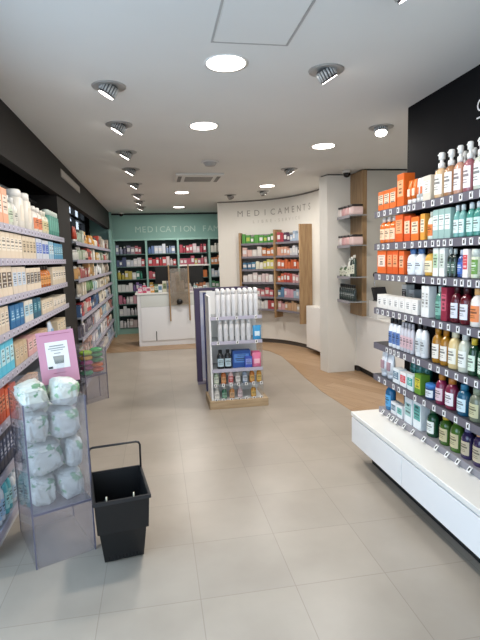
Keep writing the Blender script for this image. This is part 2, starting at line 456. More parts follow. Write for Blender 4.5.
struct(strip(MB(), 0, SEND, -.14, -.035, 0, .08).build('baseboard_curved', mat('55504c', .5)))
struct(strip(MB(), 0, SEND, -.14, -.02, CEIL-.025, CEIL).build('shade_strip_4', mat('8a8680', .6)))  # shade of the ceiling gap put into the strip's grey colour

# white column, oak panel and grey panel between the curved wall and the black wall
struct(MB().prism([(2.15,6.22),(2.19,6.03),(2.56,6.03),(2.56,6.22)], 0, CEIL-.015).build('column', M_WHITE))
struct(MB().prism([(2.17,6.2),(2.21,6.05),(2.56,6.05),(2.56,6.2)], CEIL-.015, CEIL).build('trim_5', M_DARK))
struct(MB().box(2.50, 2.56, 5.66, 6.03, .785, CEIL-.012).build('panel_oak', M_OAK))
struct(MB().box(2.56, XW1, 5.66, 5.76, .785, CEIL-.02).build('wall_niche', mat('b9b5ac', .55)))
struct(MB().box(2.54, XW1, 5.68, 5.75, CEIL-.02, CEIL).build('shade_strip_6', M_DARK))  # dark colour stands in for the shadow gap above the grey panel
cb = thing('low_cabinet', 'long low white cabinet under the oak panel with dark recessed kick', 'cabinet', (2.6,5,0))
MB().box(-.02, .75, -.60, 1.02, .09, .76, 0, .003).build('body', M_LAM, cb)
MB().box(-.03, .76, -.61, 1.02, .76, .783, 0, .003).build('top', M_LAM, cb)
MB().box(.03, .72, -.58, 1.0, 0, .09).build('plinth', M_DARK, cb)
us = MB().box(2.585, 3.3, 5.40, 5.65, .784, .985, 0, .003).build('counter_upstand', M_LAM)
tag(us, 'white raised desk ledge standing on the low white cabinet', 'counter')

# black feature wall behind the right shelving, with its cut-off lettering
struct(MB().box(1.82, 1.95, .2, 3.345, 0, CEIL).build('wall_right_black', M_BLACK))
struct(MB().box(1.95, XW1, 3.265, 3.345, 0, CEIL).build('wall_right_return', M_WHITE))
sg = thing('wall_lettering', 'white sign letter and dash on black wall at right edge', 'sign', (1.82, 2.585, 2.315))
lettering('C', .10, .08, lambda u, v, d: (-d, -u, v)).build('letter', M_CARD, sg)
MB().box(-.004, 0, -.075, -.01, -.035, -.027).build('dash', M_CARD, sg)
# lettering on the far walls
sg = thing('wall_lettering', 'pale lettering MEDICATION FAMILIALE on the sage green far wall', 'sign', (-.41, YB, 2.165))
lettering('MEDICATION FAMILIALE', .18, .131, lambda u, v, d: (u, -d, v)).build('letters', mat('c4dacf', .5), sg)
def on_curve(s0, z0):
    def f(u, v, d):
        p, n = cpt(s0+u, d); return (p.x, p.y, z0+v)
    return f
sg = thing('wall_lettering', 'grey wide-spaced lettering MEDICAMENTS on the curved white wall', 'sign')
lettering('MEDICAMENTS', .15, .157, on_curve(.33, 2.29), .006).build('letters', mat('9d988e', .4), sg)
sg = thing('wall_lettering', 'small faint lettering LIBRE-SERVICE under the larger word on curved wall', 'sign')
lettering('LIBRE-SERVICE', .075, .084, on_curve(.62, 2.165), .004).build('letters', mat('b9b4a8', .4), sg)

# ---------------------------------------------------------------- lamps in the ceiling
def lamp(kind, name, loc, power, aim=None, size=.16, angle=110, col=(1, .955, .90)):
    d = bpy.data.lights.new(name, kind); d.energy = power; d.color = col
    if kind == 'AREA': d.shape = 'DISK'; d.size = size
    else: d.spot_size = math.radians(angle); d.spot_blend = .9; d.shadow_soft_size = .04
    o = bpy.data.objects.new(name, d); C.objects.link(o); o.location = loc
    if aim: o.rotation_euler = (Vector(aim)-Vector(loc)).to_track_quat('-Z', 'Y').to_euler()
    return o
DL = [(.42,2.69,'nearest round flush downlight, left of the ceiling hatch edge'),(.42,3.91,'second round flush downlight in the middle line of ceiling'),
      (.45,7.65,'round flush downlight beyond the air conditioner grille'),(.5,9.69,'farthest round flush downlight, over the white counter'),
      (1.61,4.53,'round flush downlight on the right, in front of the white column'),(1.64,7.01,'round flush downlight above the curved white wall shelves')]
me_ring = MB().lathe([(.10,0),(.118,-.004),(.118,.004)],24).mesh('trim_ring', M_LAM)
me_disc = MB().lathe([(.0,-.0045),(.102,-.0045),(.102,.002)],24).mesh('diffuser', emit('fff6ea', 9))
for x,y,l in DL:
    t = thing('downlight', l, 'ceiling light', (x,y,CEIL), 0, 'round downlights')
    link('trim_ring', me_ring, t); link('diffuser', me_disc, t)
    lamp('AREA', 'downlight_lamp', (x,y,CEIL-.012), DOWN_POWER, None, .2)
me_plate = MB().lathe([(.075,-.004),(.098,-.006),(.1,0)],20).mesh('trim_ring', mat('a8a7a4',.4,.3))
hb = MB()
hb0 = MB().lathe([(.05,-.01),(.05,.05),(.043,.058)],18)
for k in range(18):
    a = 2*math.pi*k/18
    hb.lathe([(.006,.0),(.006,.05)],6,0,1,1,.05*math.cos(a),.05*math.sin(a))
me_head = hb0.mesh('head', mat('4c4c4c',.4,.3)); me_fins = hb.mesh('cooling_fin', mat('b4b3b0',.35,.3))
me_face = MB().lathe([(0,-.0115),(.046,-.0115),(.046,-.005)],18).mesh('lamp_face', emit('fff8ee', 14))
def spot(x, y, aim, label, lit=True):
    t = thing('spotlight', label, 'ceiling light', (x,y,CEIL), 0, 'tilting spotlights')
    link('trim_ring', me_plate, t)
    d = (Vector(aim)-Vector((x,y,CEIL))).normalized()
    q = (-d).to_track_quat('Z','Y').to_euler()
    hd = link('head', me_head, t, d*.03+Vector((0,0,-.014))); hd.rotation_euler = q
    fc = link('lamp_face', me_face, hd); link('cooling_fin', me_fins, hd)
    if lit: lamp('SPOT','spotlight_lamp', (Vector((x,y,CEIL-.012))+d*.055), SPOT_POWER, aim, angle=105)
for i,(y,w_) in enumerate(zip((3.09,3.91,4.85,5.72,6.76,7.84,8.68,9.62), ('nearest','second','third','fourth','fifth','sixth','seventh','farthest'))):
    spot(-.22, y, (-.80,y+.10,1.57), w_+' of the tilting spotlights in a row along left shelves')
spot(.99, 2.73, (1.62,2.85,1.57), 'tilting spotlight near the hatch aimed at the right shelves')
spot(.99, 1.85, (1.62,1.95,1.57), 'tilting spotlight at the top edge above the right shelves')
spot(1.86, 3.85, (1.66,3.35,1.35), 'bright tilting spotlight beside the black wall end')
spot(1.60, 5.69, (2.2,5.75,1.57), 'tilting spotlight in front of white column on the right')
spot(1.25, 7.97, (1.7,8.6,1.5), 'small grey tilting spotlight above the curved wall lettering')
spot(1.70, 7.55, (2.3,7.9,1.5), 'small tilting spotlight closest to the curved wall edge')
ac = thing('air_conditioner', 'white ceiling cassette air conditioner with dark grille slots', 'air conditioner', (.58,6.28,CEIL))
MB().box(-.29,.29,-.31,.31,-.022,0,0,.006).build('panel', mat('dcdcd9',.6), ac)
MB().box(-.17,.17,-.17,.17,-.026,-.02).build('grille', mat('8d8b88',.5), ac)
for a in ((-.26,-.215,-.2,.2),(.215,.26,-.2,.2),): MB().box(a[0],a[1],a[2],a[3],-.025,-.02).build('louvre', mat('6e6d6c',.5), ac)
sm = thing('smoke_detector', 'round grey ceiling unit just before the air conditioner', 'smoke detector', (.62,5.28,CEIL))
MB().lathe([(.0,-.05),(.05,-.045),(.07,-.02),(.075,0)],18).build('housing', mat('a3a2a0',.5), sm)
MB().lathe([(.076,-.012),(.095,-.008),(.095,0)],18).build('base_ring', mat('c9c8c6',.5), sm)
for nm,x,y,l in (('security_camera',2.35,5.78,'small dark dome camera on ceiling by the white column'),('security_camera',-.66,10.62,'small dark dome camera at far left ceiling corner')):
    t = thing(nm,l,'camera',(x,y,CEIL))
    MB().lathe([(.05,-.03),(.055,0)],16).build('base', mat('cfcdc9',.4), t)
    MB().lathe([(0,-.085),(.025,-.078),(.04,-.06),(.045,-.03)],16).build('dome', mat('141416',.15), t)

# ---------------------------------------------------------------- right shelving
XR0, XR1 = 1.55, 1.818
RZ = [1.845, 1.62, 1.41, 1.165, .91, .675]
ru = thing('shelving_unit', 'black wall shelving with price rails holding bottles on the right', 'shelves', (1.82, 0, 0))
TAGM = MB().box(-.0015,.0015,-.0135,.0135,-.017,.017,0).box(-.0022,-.0014,-.006,.006,-.009,.009,1).box(-.0022,-.0014,-.010,-.002,.011,.014,1).mesh('price_tag',[M_CARD,M_INK])
RIGHT = [
(1, 3.271, 3.012, 0.128, 3, 'carton', 'e8702a', 'f6dcc0', '', 'orange carton with pale lettering'),
(1, 2.999, 2.909, 0.202, 1, 'carton', 'e4661e', 'f2b080', '', 'tall plain orange carton'),
(1, 2.897, 2.789, 0.147, 2, 'tube', 'ea7428', 'f4f0ea', 'f7e0c8', 'orange sun-cream tube with white cap'),
(1, 2.778, 2.7, 0.142, 2, 'tube', 'f0eee8', 'e9e6e0', 'd8703c', 'white sun-cream tube with orange mark'),
(1, 2.689, 2.605, 0.139, 1, 'carton', 'd9d0c0', 'efe9dd', '', 'beige paper carton'),
(1, 2.595, 2.512, 0.248, 1, 'pump', 'd9b48a', 'f2f0ea', 'f3efe4', 'amber pump bottle'),
(1, 2.502, 2.424, 0.245, 1, 'pump', 'c98f62', 'f2f0ea', 'f4ede6', 'amber-brown pump bottle'),
(1, 2.415, 2.346, 0.248, 1, 'pump', 'cf9a80', 'f2f0ea', 'f6e8e4', 'rosy pump bottle'),
(1, 2.334, 2.265, 0.249, 1, 'pump', 'c4747c', 'f2f0ea', 'f6e6e6', 'pink pump bottle'),
(1, 2.253, 2.181, 0.249, 1, 'pump', 'cfd2c0', 'f2f0ea', 'f3f3ee', 'clear pump bottle with dotted label'),
(1, 2.166, 2.062, 0.247, 2, 'pump', 'd6c6a0', 'f2f0ea', 'f3f3ee', 'straw-coloured pump bottle'),
(2, 3.267, 3.047, 0.175, 3, 'bottle', 'e0702c', 'efe6da', 'f6d2ae', 'orange bottle with whitish cap'),
(2, 3.02, 2.915, 0.216, 1, 'carton', 'dd5a1c', 'f0a878', '', 'tall dark orange carton'),
(2, 2.903, 2.823, 0.156, 1, 'carton', 'd9541f', 'f0d0b0', '', 'narrow orange-red carton'),
(2, 2.817, 2.725, 0.142, 1, 'carton', 'e9752a', 'f8dcc0', '', 'orange carton with cream panel'),
(2, 2.708, 2.659, 0.152, 1, 'carton', 'e6a040', 'f2e4c8', '', 'yellow-orange carton'),
(2, 2.649, 2.591, 0.157, 1, 'bottle', 'dfe3d2', 'c8cfc4', 'e98038', 'pale bottle with orange label'),
(2, 2.576, 2.405, 0.161, 3, 'carton', 'b9ddd6', 'eef6f2', '', 'pale aqua carton'),
(2, 2.396, 2.302, 0.167, 2, 'bottle', '8fd0c6', 'dfe6e4', 'e6f4f0', 'aqua bottle with white label'),
(2, 2.29, 2.177, 0.169, 2, 'bottle', '5fb3a2', 'dfe6e4', 'd4efe6', 'sea-green bottle with white label'),
(2, 2.162, 2.05, 0.173, 2, 'bottle', '7fc8ba', 'dfe6e4', 'e4f4f0', 'light green bottle'),
(3, 3.279, 3.142, 0.17, 1, 'carton', 'e56a2a', 'f4dccb', '', 'orange carton with white top'),
(3, 3.127, 2.974, 0.159, 2, 'carton', 'dc5a20', 'eda070', '', 'deep orange carton'),
(3, 2.961, 2.897, 0.15, 1, 'carton', 'e8682c', 'f0b890', '', 'slim orange carton'),
(3, 2.884, 2.695, 0.172, 2, 'bottle', 'f0f2f4', '5a80b4', 'e4ecf4', 'white bottle with blue cap'),
(3, 2.684, 2.588, 0.162, 1, 'bottle', 'd9a84a', '4a2a1c', 'f0e4c0', 'yellow bottle with brown cap'),
(3, 2.568, 2.513, 0.182, 1, 'carton', 'e9ece4', 'b4cfae', '', 'white carton with green print'),
(3, 2.503, 2.451, 0.169, 1, 'carton', 'eceee8', 'cfd8cc', '', 'plain white carton'),
(3, 2.441, 2.36, 0.151, 2, 'bottle', '25352f', 'c9cec8', '3d5848', 'dark green bottle with grey cap'),
(3, 2.351, 2.3, 0.144, 1, 'bottle', '2f52a0', 'd0d8e4', '3a62b4', 'royal blue bottle'),
(3, 2.292, 2.247, 0.147, 1, 'carton', 'efe6e4', 'd2484e', '', 'white carton with red band'),
(3, 2.239, 2.181, 0.146, 1, 'jar', 'e4e6c8', 'd8dcd0', '6f9a44', 'cream tin with green label'),
(3, 2.166, 2.038, 0.153, 3, 'bottle', 'dfe6ee', '6f8fc0', 'eef2f6', 'white bottle'),
(4, 3.275, 2.72, 0.095, 7, 'carton', 'eeeae4', 'f7f5f1', '', 'low white carton'),
(4, 2.681, 2.599, 0.184, 2, 'carton', 'efefec', 'dcdcd8', '', 'tall slim white carton'),
(4, 2.558, 2.488, 0.19, 1, 'bottle', '5f9a88', 'b8c8c0', '7fb4a2', 'muted teal bottle'),
(4, 2.478, 2.421, 0.188, 1, 'carton', 'a82c48', 'c85a70', '', 'crimson carton'),
(4, 2.412, 2.34, 0.208, 1, 'bottle', '6a1a2a', '3a1018', 'e4e4ea', 'dark red bottle with white label'),
(4, 2.331, 2.255, 0.212, 1, 'bottle', '6e1626', '3a1018', 'e6e6ec', 'wine-red bottle with white label'),
(4, 2.243, 2.161, 0.196, 1, 'bottle', 'f0e6dc', 'e8b070', 'e88a50', 'white bottle with orange label'),
(4, 2.145, 2.024, 0.193, 2, 'bottle', 'e9e0d6', 'd8a070', 'f0e8e0', 'cream bottle'),
(5, 3.116, 2.954, 0.196, 3, 'bottle', 'eef0f4', '1c1c20', '5a78b0', 'white bottle with black cap'),
(5, 2.947, 2.782, 0.19, 4, 'bottle', 'c9c6cc', 'b8b4ba', 'd6b4b8', 'small silver bottle with pink label'),
(5, 2.764, 2.644, 0.21, 2, 'bottle', 'ececec', '1c1c20', 'cfd2d2', 'white bottle with black shoulders'),
(5, 2.584, 2.507, 0.2, 1, 'bottle', 'c98a22', 'b87a20', 'f0e8dc', 'golden bottle with white label'),
(5, 2.502, 2.429, 0.2, 1, 'bottle', 'c08420', 'b07018', 'eee6da', 'honey-gold bottle with white label'),
(5, 2.424, 2.342, 0.206, 1, 'bottle', 'dfc48c', 'e4d8b8', 'f2ecdc', 'pale yellow bottle'),
(5, 2.333, 2.255, 0.208, 1, 'bottle', 'cfcfbc', 'd8d8d0', 'efeee6', 'grey-white bottle'),
(5, 2.247, 2.182, 0.193, 1, 'bottle', '1f4a30', 'd8b838', 'dcecd8', 'dark green bottle with yellow cap'),
(5, 2.171, 2.01, 0.194, 2, 'bottle', '22603a', 'd8dcd0', 'd6e8d4', 'green bottle'),
(6, 3.25, 3.067, 0.195, 2, 'tube', 'eef0f4', 'e4e8ee', 'b09098', 'white tube standing on its cap'),
(6, 3.024, 2.799, 0.2, 3, 'bottle', '2f8a80', '3a9088', '68b4a8', 'teal bottle'),
(6, 2.745, 2.67, 0.125, 1, 'carton', '7ab03a', 'd8c848', '', 'leaf green carton with yellow panel'),
(6, 2.657, 2.549, 0.089, 1, 'jar', '2a4e84', '3c7ac0', 'e8ecf0', 'navy jar with blue lid'),
(6, 2.538, 2.458, 0.174, 1, 'bottle', '9a2a54', 'c07a28', 'e4c8d0', 'magenta bottle with amber cap'),
(6, 2.453, 2.344, 0.174, 1, 'bottle', '8e2848', 'b8702a', 'f0e8ea', 'raspberry bottle with amber cap'),
(6, 2.335, 2.244, 0.168, 1, 'bottle', '1f6486', '2a7494', 'd4e6ec', 'blue bottle with white label'),
(6, 2.235, 2.135, 0.173, 1, 'bottle', '8a8f78', '9aa088', 'c9c49c', 'grey-green bottle with straw label'),
(6, 2.112, 1.983, 0.179, 1, 'bottle', '7a8a70', '9aa088', 'c9c49c', 'sage bottle'),
(7, 3.245, 3.143, 0.218, 1, 'bottle', '2f88c4', '2878b4', '58a8dc', 'bright blue bottle'),
(7, 3.128, 2.961, 0.198, 3, 'bottle', '8a8c90', '6a6c70', 'b0b2b6', 'grey bottle'),
(7, 2.934, 2.835, 0.172, 1, 'carton', 'e9eef0', '9cc4c0', '', 'white carton with pale teal print'),
(7, 2.822, 2.724, 0.197, 1, 'carton', 'e6ecee', '5aa8a0', '', 'white carton with teal edge'),
(7, 2.712, 2.571, 0.178, 1, 'bottle', '1f5a3a', '1a4a30', 'e9ece6', 'large dark green bottle'),
(7, 2.56, 2.452, 0.183, 1, 'bottle', '4a7426', 'c8a83a', 'c4b890', 'leaf-green bottle with straw label'),
(7, 2.447, 2.351, 0.193, 1, 'bottle', '55802e', '6a8a44', 'c4b890', 'light green bottle with straw label'),
(7, 2.342, 2.257, 0.181, 1, 'bottle', '3a2f5c', '6a6a90', 'bcae94', 'violet bottle with straw label'),
(7, 2.249, 2.146, 0.194, 1, 'bottle', '42305e', 'd8a070', 'bcae94', 'purple bottle with straw label'),
(7, 2.13, 1.982, 0.193, 1, 'bottle', '3a2a52', '6a6a90', 'bcae94', 'deep purple bottle'),
]
for row in range(1, 8):                       # the same goods carry on towards the shop front
    mine = [r for r in RIGHT if r[0] == row]; y = min(r[2] for r in mine)-.012; q = 0
    while y > 1.36:
        s,ya,yb,h,n,k,c1,c2,c3,d_ = mine[-1-(q % 4)]; w_ = min(.085, (ya-yb)/n); q += 1
        RIGHT.append((row, y, y-2*w_, h, 2, k, c1, c2, c3, d_)); y -= 2*w_+.012
def tag_ys(row): return sorted({round((a+b)/2 + (k-(n-1)/2)*(a-b)/n, 3) for s,a,b,h,n,*_ in RIGHT if s == row for k in range(n)})
for i,z in enumerate(RZ):
    b = MB().box(XR0+.006-1.82, 0, 1.25, 3.29, z-.022, z).build('shelf', M_SHELFGLASS if False else mat('3a3a40',.4), ru)
    MB().box(XR0-1.82, XR0+.006-1.82, 1.25, 3.30, z-.046, z-.002).build('price_rail', M_RAIL, b)
    last = 9
    for y in tag_ys(i+1)[::-1]:
        if last-y < .05: continue
        last = y
        link('price_tag', TAGM, b, (XR0-.0025-1.82, y, z-.025))
for y in (1.5, 2.4, 3.2):
    MB().box(-.03,-.004,y-.015,y+.015,.40,2.0).build('upright', M_DARK, ru)
# low base unit
bu = thing('base_unit', 'long white floating drawer base unit under the right shelves', 'cabinet', (1.40,0,0))
MB().box(0.006,.415,.9,3.33,.15,.35).build('carcass', mat('d5d6d8',.4), bu)
MB().box(-.008,.415,.9,3.345,.35,.38,0,.003).build('top', mat('f0eee8',.3), bu)
for y0,y1 in ((2.585,3.335),(1.835,2.58),(1.085,1.83)): MB().box(-.006,.006,y0,y1,.15,.338,0,.002).build('drawer', mat('f1f2f3',.28), bu)
MB().box(.12,.415,.95,3.25,0,.15).build('plinth', M_DARK, bu)
t7 = MB().box(1.585,1.812,1.25,3.28,.381,.424,0,.002).build('display_tray', mat('8f8c92',.4))
tag(t7,'low grey display tray with angled price cards on white base','tray')
for y in tag_ys(7)[::-1]:
    o = link('price_tag', TAGM, t7, (1.572,y,.408)); o.rotation_euler = (0, math.radians(38), 0)
grp = {}
cnt = {}
def deep(c):
    v = [int(c[i:i+2], 16) for i in (0, 2, 4)]
    return c if min(v) > 185 or v[0] > 205 else '%02x%02x%02x' % tuple(int(x*.84) for x in v)
for s,ya,yb,h,n,k,c1,c2,c3,d_ in RIGHT:
    c1 = deep(c1)
    back = .11 if d_ in ('teal bottle','grey bottle') else 0
    z = (RZ+[.424])[s-1]
    gap = 9 if s == 1 else (RZ[s-2]-.05-z)
    hh = min(h, gap); pw = (ya-yb)/n
    wd = pw*.94 if k == 'carton' else min(pw*.94, .085)
    dd = {'carton': min(.16, max(.05, wd*.9)), 'jar': wd}.get(k, min(wd, .07))
    for j in range(n):
        y = ya-pw*(j+.5)
        c = cnt[s] = cnt.get(s, 0)+1
        put(k, wd, dd, hh, c1, c2, c3, (XR0+.012+dd/2+back if s < 7 else 1.60+dd/2+back, y, z+.0005), -math.pi/2,
            f'{d_}, {ORD[c-1]} from far end on the right wall\'s {ROWS[s-1]} shelf', f'goods on the right wall, {ROWS[s-1]} shelf')
# second rank of pumps seen between the front ones, and things at the back of lower shelves
for j,(y,c1) in enumerate(((2.50,'d6b694'),(2.42,'c9a080'),(2.34,'cf9aa0'),(2.26,'c98088'),(2.18,'cdc6b4'))):
    put('pump',.066,.06,.245,c1,'f2f0ea','f3efe8',(XR0+.15,y,1.8455),-math.pi/2,f'pump bottle in the back rank, {ORD[j]} from far end, right top shelf','back rank of pump bottles')
for j,(y,h_,c1,c2) in enumerate(((3.2,.16,'e4e2dc','2a2a2c'),(3.10,.13,'d8d8d6','b8b8b6'))):
    put('carton',.07,.06,h_,c1,c2,'',(1.76,y,1.1655),-math.pi/2,f'box behind the low white cartons, {ORD[j]} from far end, right wall','boxes behind the white cartons')
put('carton',.055,.05,.11,'1c1c1e','3a3a3c','',(1.74,3.02,1.8455),-math.pi/2,'small black box behind the orange cartons on right top shelf','dark boxes')

for j,(y,w_,h_,c1,c2,l) in enumerate(((2.985,.085,.10,'e9eef0','5a7a90','low white carton with grey-blue panel'),(2.89,.08,.095,'f0f0f0','d23a48','low white carton with red panel'),(2.80,.075,.10,'dfeceb','3a9a90','low pale carton with teal panel'))):
    put('carton',w_,.055,h_,c1,c2,'',(XR0+.04,y,.6755),-math.pi/2,l+' in front of the teal bottles, right wall','low cartons before the teal bottles')
for j,(y,c2) in enumerate(((3.085,'9ab0c0'),(3.0,'7ac0b8'))):
    put('carton',.075,.05,.085,'eceef0',c2,'',(1.625,y,.4245),-math.pi/2,('low white carton with grey-blue panel','low white carton with aqua panel')[j]+' before grey bottles on the display tray','low cartons before the grey bottles')
# ---------------------------------------------------------------- left shelving
LZ = [1.79, 1.58, 1.355, 1.145, .905, .66, .40, .13]
LTAG = MB().box(-.0012,.0012,-.013,.013,-.015,.015,0).box(.001,.0018,-.007,.007,-.009,.007,1).mesh('price_tag',[mat('d9d4e0',.5),mat('5d5866',.6)])
LEFT = [
(1, 3.075, 3.307, 0.221, 2, 'carton', 'e8a884', 'f2dccb', '', 'peach carton'),
(1, 3.318, 3.461, 0.199, 1, 'bottle', 'dfe2d4', 'eef0ea', 'c8d6bc', 'white and green bottle'),
(1, 3.472, 3.555, 0.195, 1, 'bottle', 'e6e2da', 'f0eeea', 'd8d4c8', 'ivory bottle'),
(1, 3.568, 3.996, 0.276, 2, 'canister', 'ece6da', 'f6f3ec', 'e6dccb', 'large cream bottle with round cap'),
(1, 4.027, 4.298, 0.204, 2, 'bottle', 'eee6dc', 'f3efe8', 'd9835c', 'white bottle with coral stripe'),
(1, 4.334, 4.527, 0.198, 2, 'bottle', 'e3ddc6', 'efeadc', 'd6cba0', 'small cream bottle'),
(1, 4.548, 4.973, 0.23, 5, 'canister', '5a9a8c', 'd6e0d8', '6fb0a0', 'teal bottle with pale cap'),
(2, 3.016, 3.565, 0.176, 6, 'carton', 'e2d2bc', 'efe4d4', '', 'beige carton'),
(2, 3.577, 3.957, 0.162, 4, 'carton', 'dccdb6', 'c9b79b', '', 'tan carton'),
(2, 3.973, 4.154, 0.161, 2, 'carton', 'cfd4e0', '3a62c4', '', 'pale carton with blue top print'),
(2, 4.172, 4.412, 0.155, 2, 'carton', 'd6dbe4', '2f5ec0', '', 'white carton with bright blue print'),
(2, 4.432, 4.618, 0.155, 2, 'carton', '9cc4dc', 'd6e6ee', '', 'sky blue carton'),
(2, 4.639, 5.043, 0.148, 4, 'carton', '4a98c0', '9ccde0', '', 'blue carton'),
(3, 2.953, 3.263, 0.195, 3, 'carton', 'e6d6c0', '5a4a3c', '', 'beige carton with dark stripe'),
(3, 3.274, 3.597, 0.173, 3, 'carton', 'dfd2c2', 'c6d4e4', '', 'cream carton with pale blue print'),
(3, 3.61, 4.043, 0.161, 4, 'carton', 'e3d4bf', '4a4038', '', 'cream carton with narrow dark stripe'),
(3, 4.077, 4.451, 0.171, 4, 'bottle', 'b8682c', '2a2420', 'd89a5c', 'amber dropper bottle with dark cap'),
(3, 4.493, 5.113, 0.157, 5, 'carton', 'dccfb8', 'efe6d8', '', 'sand carton'),
(4, 2.894, 3.128, 0.153, 3, 'carton', 'd9c9b4', 'e9ddcc', '', 'beige low carton'),
(4, 3.158, 3.479, 0.145, 3, 'carton', '17659a', '2f7fb0', '', 'deep blue carton'),
(4, 3.492, 3.723, 0.147, 2, 'carton', 'ded8cc', 'a8cfe0', '', 'cream carton with sky blue band'),
(4, 3.738, 3.972, 0.143, 2, 'carton', '145a74', '2f7c90', '', 'dark petrol carton'),
(4, 4.005, 4.416, 0.109, 3, 'carton', 'dcccb4', 'eadfce', '', 'tan carton'),
(4, 4.437, 5.029, 0.098, 4, 'carton', 'e2d6c4', 'f0e8dc', '', 'pale sand carton'),
(5, 2.826, 3.171, 0.208, 4, 'carton', '5ac4e0', 'c0e8f0', '', 'turquoise carton'),
(5, 3.193, 3.48, 0.137, 3, 'carton', 'cbb393', 'dcc9ae', '', 'brown paper carton'),
(5, 3.506, 3.763, 0.125, 2, 'carton', 'd9a8a8', 'e9c6c2', '', 'dusty pink carton'),
(5, 3.794, 4.134, 0.123, 3, 'carton', 'c6a688', 'dbc3a8', '', 'tan paper carton'),
(5, 4.171, 4.498, 0.148, 1, 'pouch', 'cfdcec', '7fa6d0', '', 'pale blue refill pouch'),
(5, 4.542, 4.933, 0.055, 3, 'carton', 'd6c3a4', 'e6d8c0', '', 'straw carton'),
(6, 2.757, 2.917, 0.19, 3, 'carton', 'c8502e', 'e08a68', '', 'brick red carton'),
(6, 2.927, 3.141, 0.165, 4, 'carton', 'cf5832', 'e79a78', '', 'orange red carton'),
(6, 3.185, 3.711, 0.097, 6, 'carton', 'd8b8a0', 'ead8c8', '', 'peach paper carton'),
(7, 2.684, 3.062, 0.291, 6, 'carton', '1d2540', '3a4a70', '', 'navy carton'),
(7, 3.106, 3.507, 0.165, 6, 'carton', 'e0e4ea', '8fb0d0', '', 'white and blue carton'),
(8, 2.607, 2.781, 0.282, 3, 'bottle', 'e2eaf2', 'd0dce8', 'a8c8e4', 'white bottle with blue label'),
(8, 2.8, 2.917, 0.299, 2, 'bottle', '5fb4c0', '3f98a8', 'a4d8dc', 'turquoise bottle'),
(8, 2.938, 3.208, 0.192, 4, 'bottle', 'e8edf2', 'd8e2ec', 'bcd4e6', 'white bottle'),
]
def left_bay(y0, y1, label, ntag):
    t = thing('shelving_unit', label, 'shelves', (-.9,(y0+y1)/2,0))
    yy = (y0+y1)/2
    for i,z in enumerate(LZ):
        b = MB().box(-.39,.012,y0-yy,y1-yy,z-.016,z).build('shelf', mat('8f949c',.35), t)
        MB().box(.012,.020,y0-yy,y1-yy,z-.040,z+.004).build('price_rail', M_RAILL, b)
        if ntag and i < 6:
            for k in range(ntag):
                y = max(y0,2.7)+.06+k*(y1-max(y0,2.7)-.1)/ntag
                link('price_tag', LTAG, b, (.0212,y-yy,z-.018))
    MB().box(-.399,-.391,y0-yy,y1-yy,.0,1.97).build('back_panel', M_DARK, t)
    MB().box(-.39,-.02,y0-yy,y1-yy,.0,.09).build('plinth', mat('cfd2d6',.4), t)
    for y in (y0+.02,(y0+y1)/2,y1-.02): MB().box(-.388,-.36,y-yy-.015,y-yy+.015,.1,2.19).build('upright', M_DARK, t)
    return t
left_bay(2.52, 5.10, 'near left wall shelving with lilac price rails and skincare boxes', 24)
left_bay(5.87, 10.15, 'far left wall shelving beyond the charcoal post', 0)
rl = MB().tube([(-1.12,2.55,2.13),(-1.12,5.1,2.13)],.018).build('streak_bar', M_CHROME); tag(rl,'bright horizontal metal rail above the near left shelves','rail')  # bar added to imitate a white streak of light
struct(MB().box(-.9,-.86,10.17,10.5,0,2.19).build('trim_7', M_GREEN))
for row in range(1, 9):
    s,ya,yb,h,n,k,c1,c2,c3,d_ = [r for r in LEFT if r[0] == row][0]
    w_ = (yb-ya)/n; m_ = int((ya-.012-2.56)/w_)
    if m_ > 0: LEFT.insert(0, (row, ya-.012-m_*w_, ya-.012, h, m_, k, c1, c2, c3, d_))
cnt = {}
for s,ya,yb,h,n,k,c1,c2,c3,d_ in LEFT:
    z = LZ[s-1]
    gap = 9 if s == 1 else (LZ[s-2]-.045-z)
    hh = min(h if h > .09 else .12, gap); pw = (yb-ya)/n
    wd = pw*.95 if k == 'carton' else min(pw*.94, .12)
    dd = {'carton': min(.14, max(.06, wd*.8)), 'pouch': .06, 'canister': wd}.get(k, min(wd, .09))
    for j in range(n):
        y = ya+pw*(j+.5)
        c = cnt[s] = cnt.get(s, 0)+1
        put(k, wd, dd, hh, c1, c2, c3, (-.895-dd/2, y, z+.0005), math.pi/2,
            f'{d_}, {ORD[c-1]} from near end on near left bay\'s {ROWS[s-1]} shelf', f'goods in the near left bay, {ROWS[s-1]} shelf', name='skincare_box')
rnd = random.Random(7)
PAL = {
 1: ['b9c8b4','c2cdb8','e8b060','e09a3a','d9a040','e6e0d4','c84a34','b8402c','c9b8a8','d8d4cc','7a4a40','bfae9c'],
 2: ['bcc8b2','b6c4ac','d05848','c85040','e8e2d4','d8b068','e6d8c8','dcdcd4','8f9a80','b84a48','cfa8a0','d8ccb8'],
 3: ['b8686a','a8605c','c89a60','d8b888','e6e4e0','e8ecec','b8b4a8','d8d0c0','a89888','e4dccc'],
 4: ['c8bca8','88a878','6f9a68','b8d0d4','e2dccc','dcd2bc','c8b898','bfae90','d8ccb4'],
 5: ['c84a4e','cc5050','3f5a80','46658c','e2dac6','e6decc','b8c0c8','c8b8b0'],
 6: ['6a6470','8a8490','d8d4d8','c8a890','a8c0d0','e0d8d0','b88078'],
 7: ['d8b0a0','c8c4d0','a8b8c8','e4e0e0','b86858','d0c8b8'],
 8: ['cfd4dc','a8a4b0','d8d0cc','b8c4d4'],
}
DN = {}
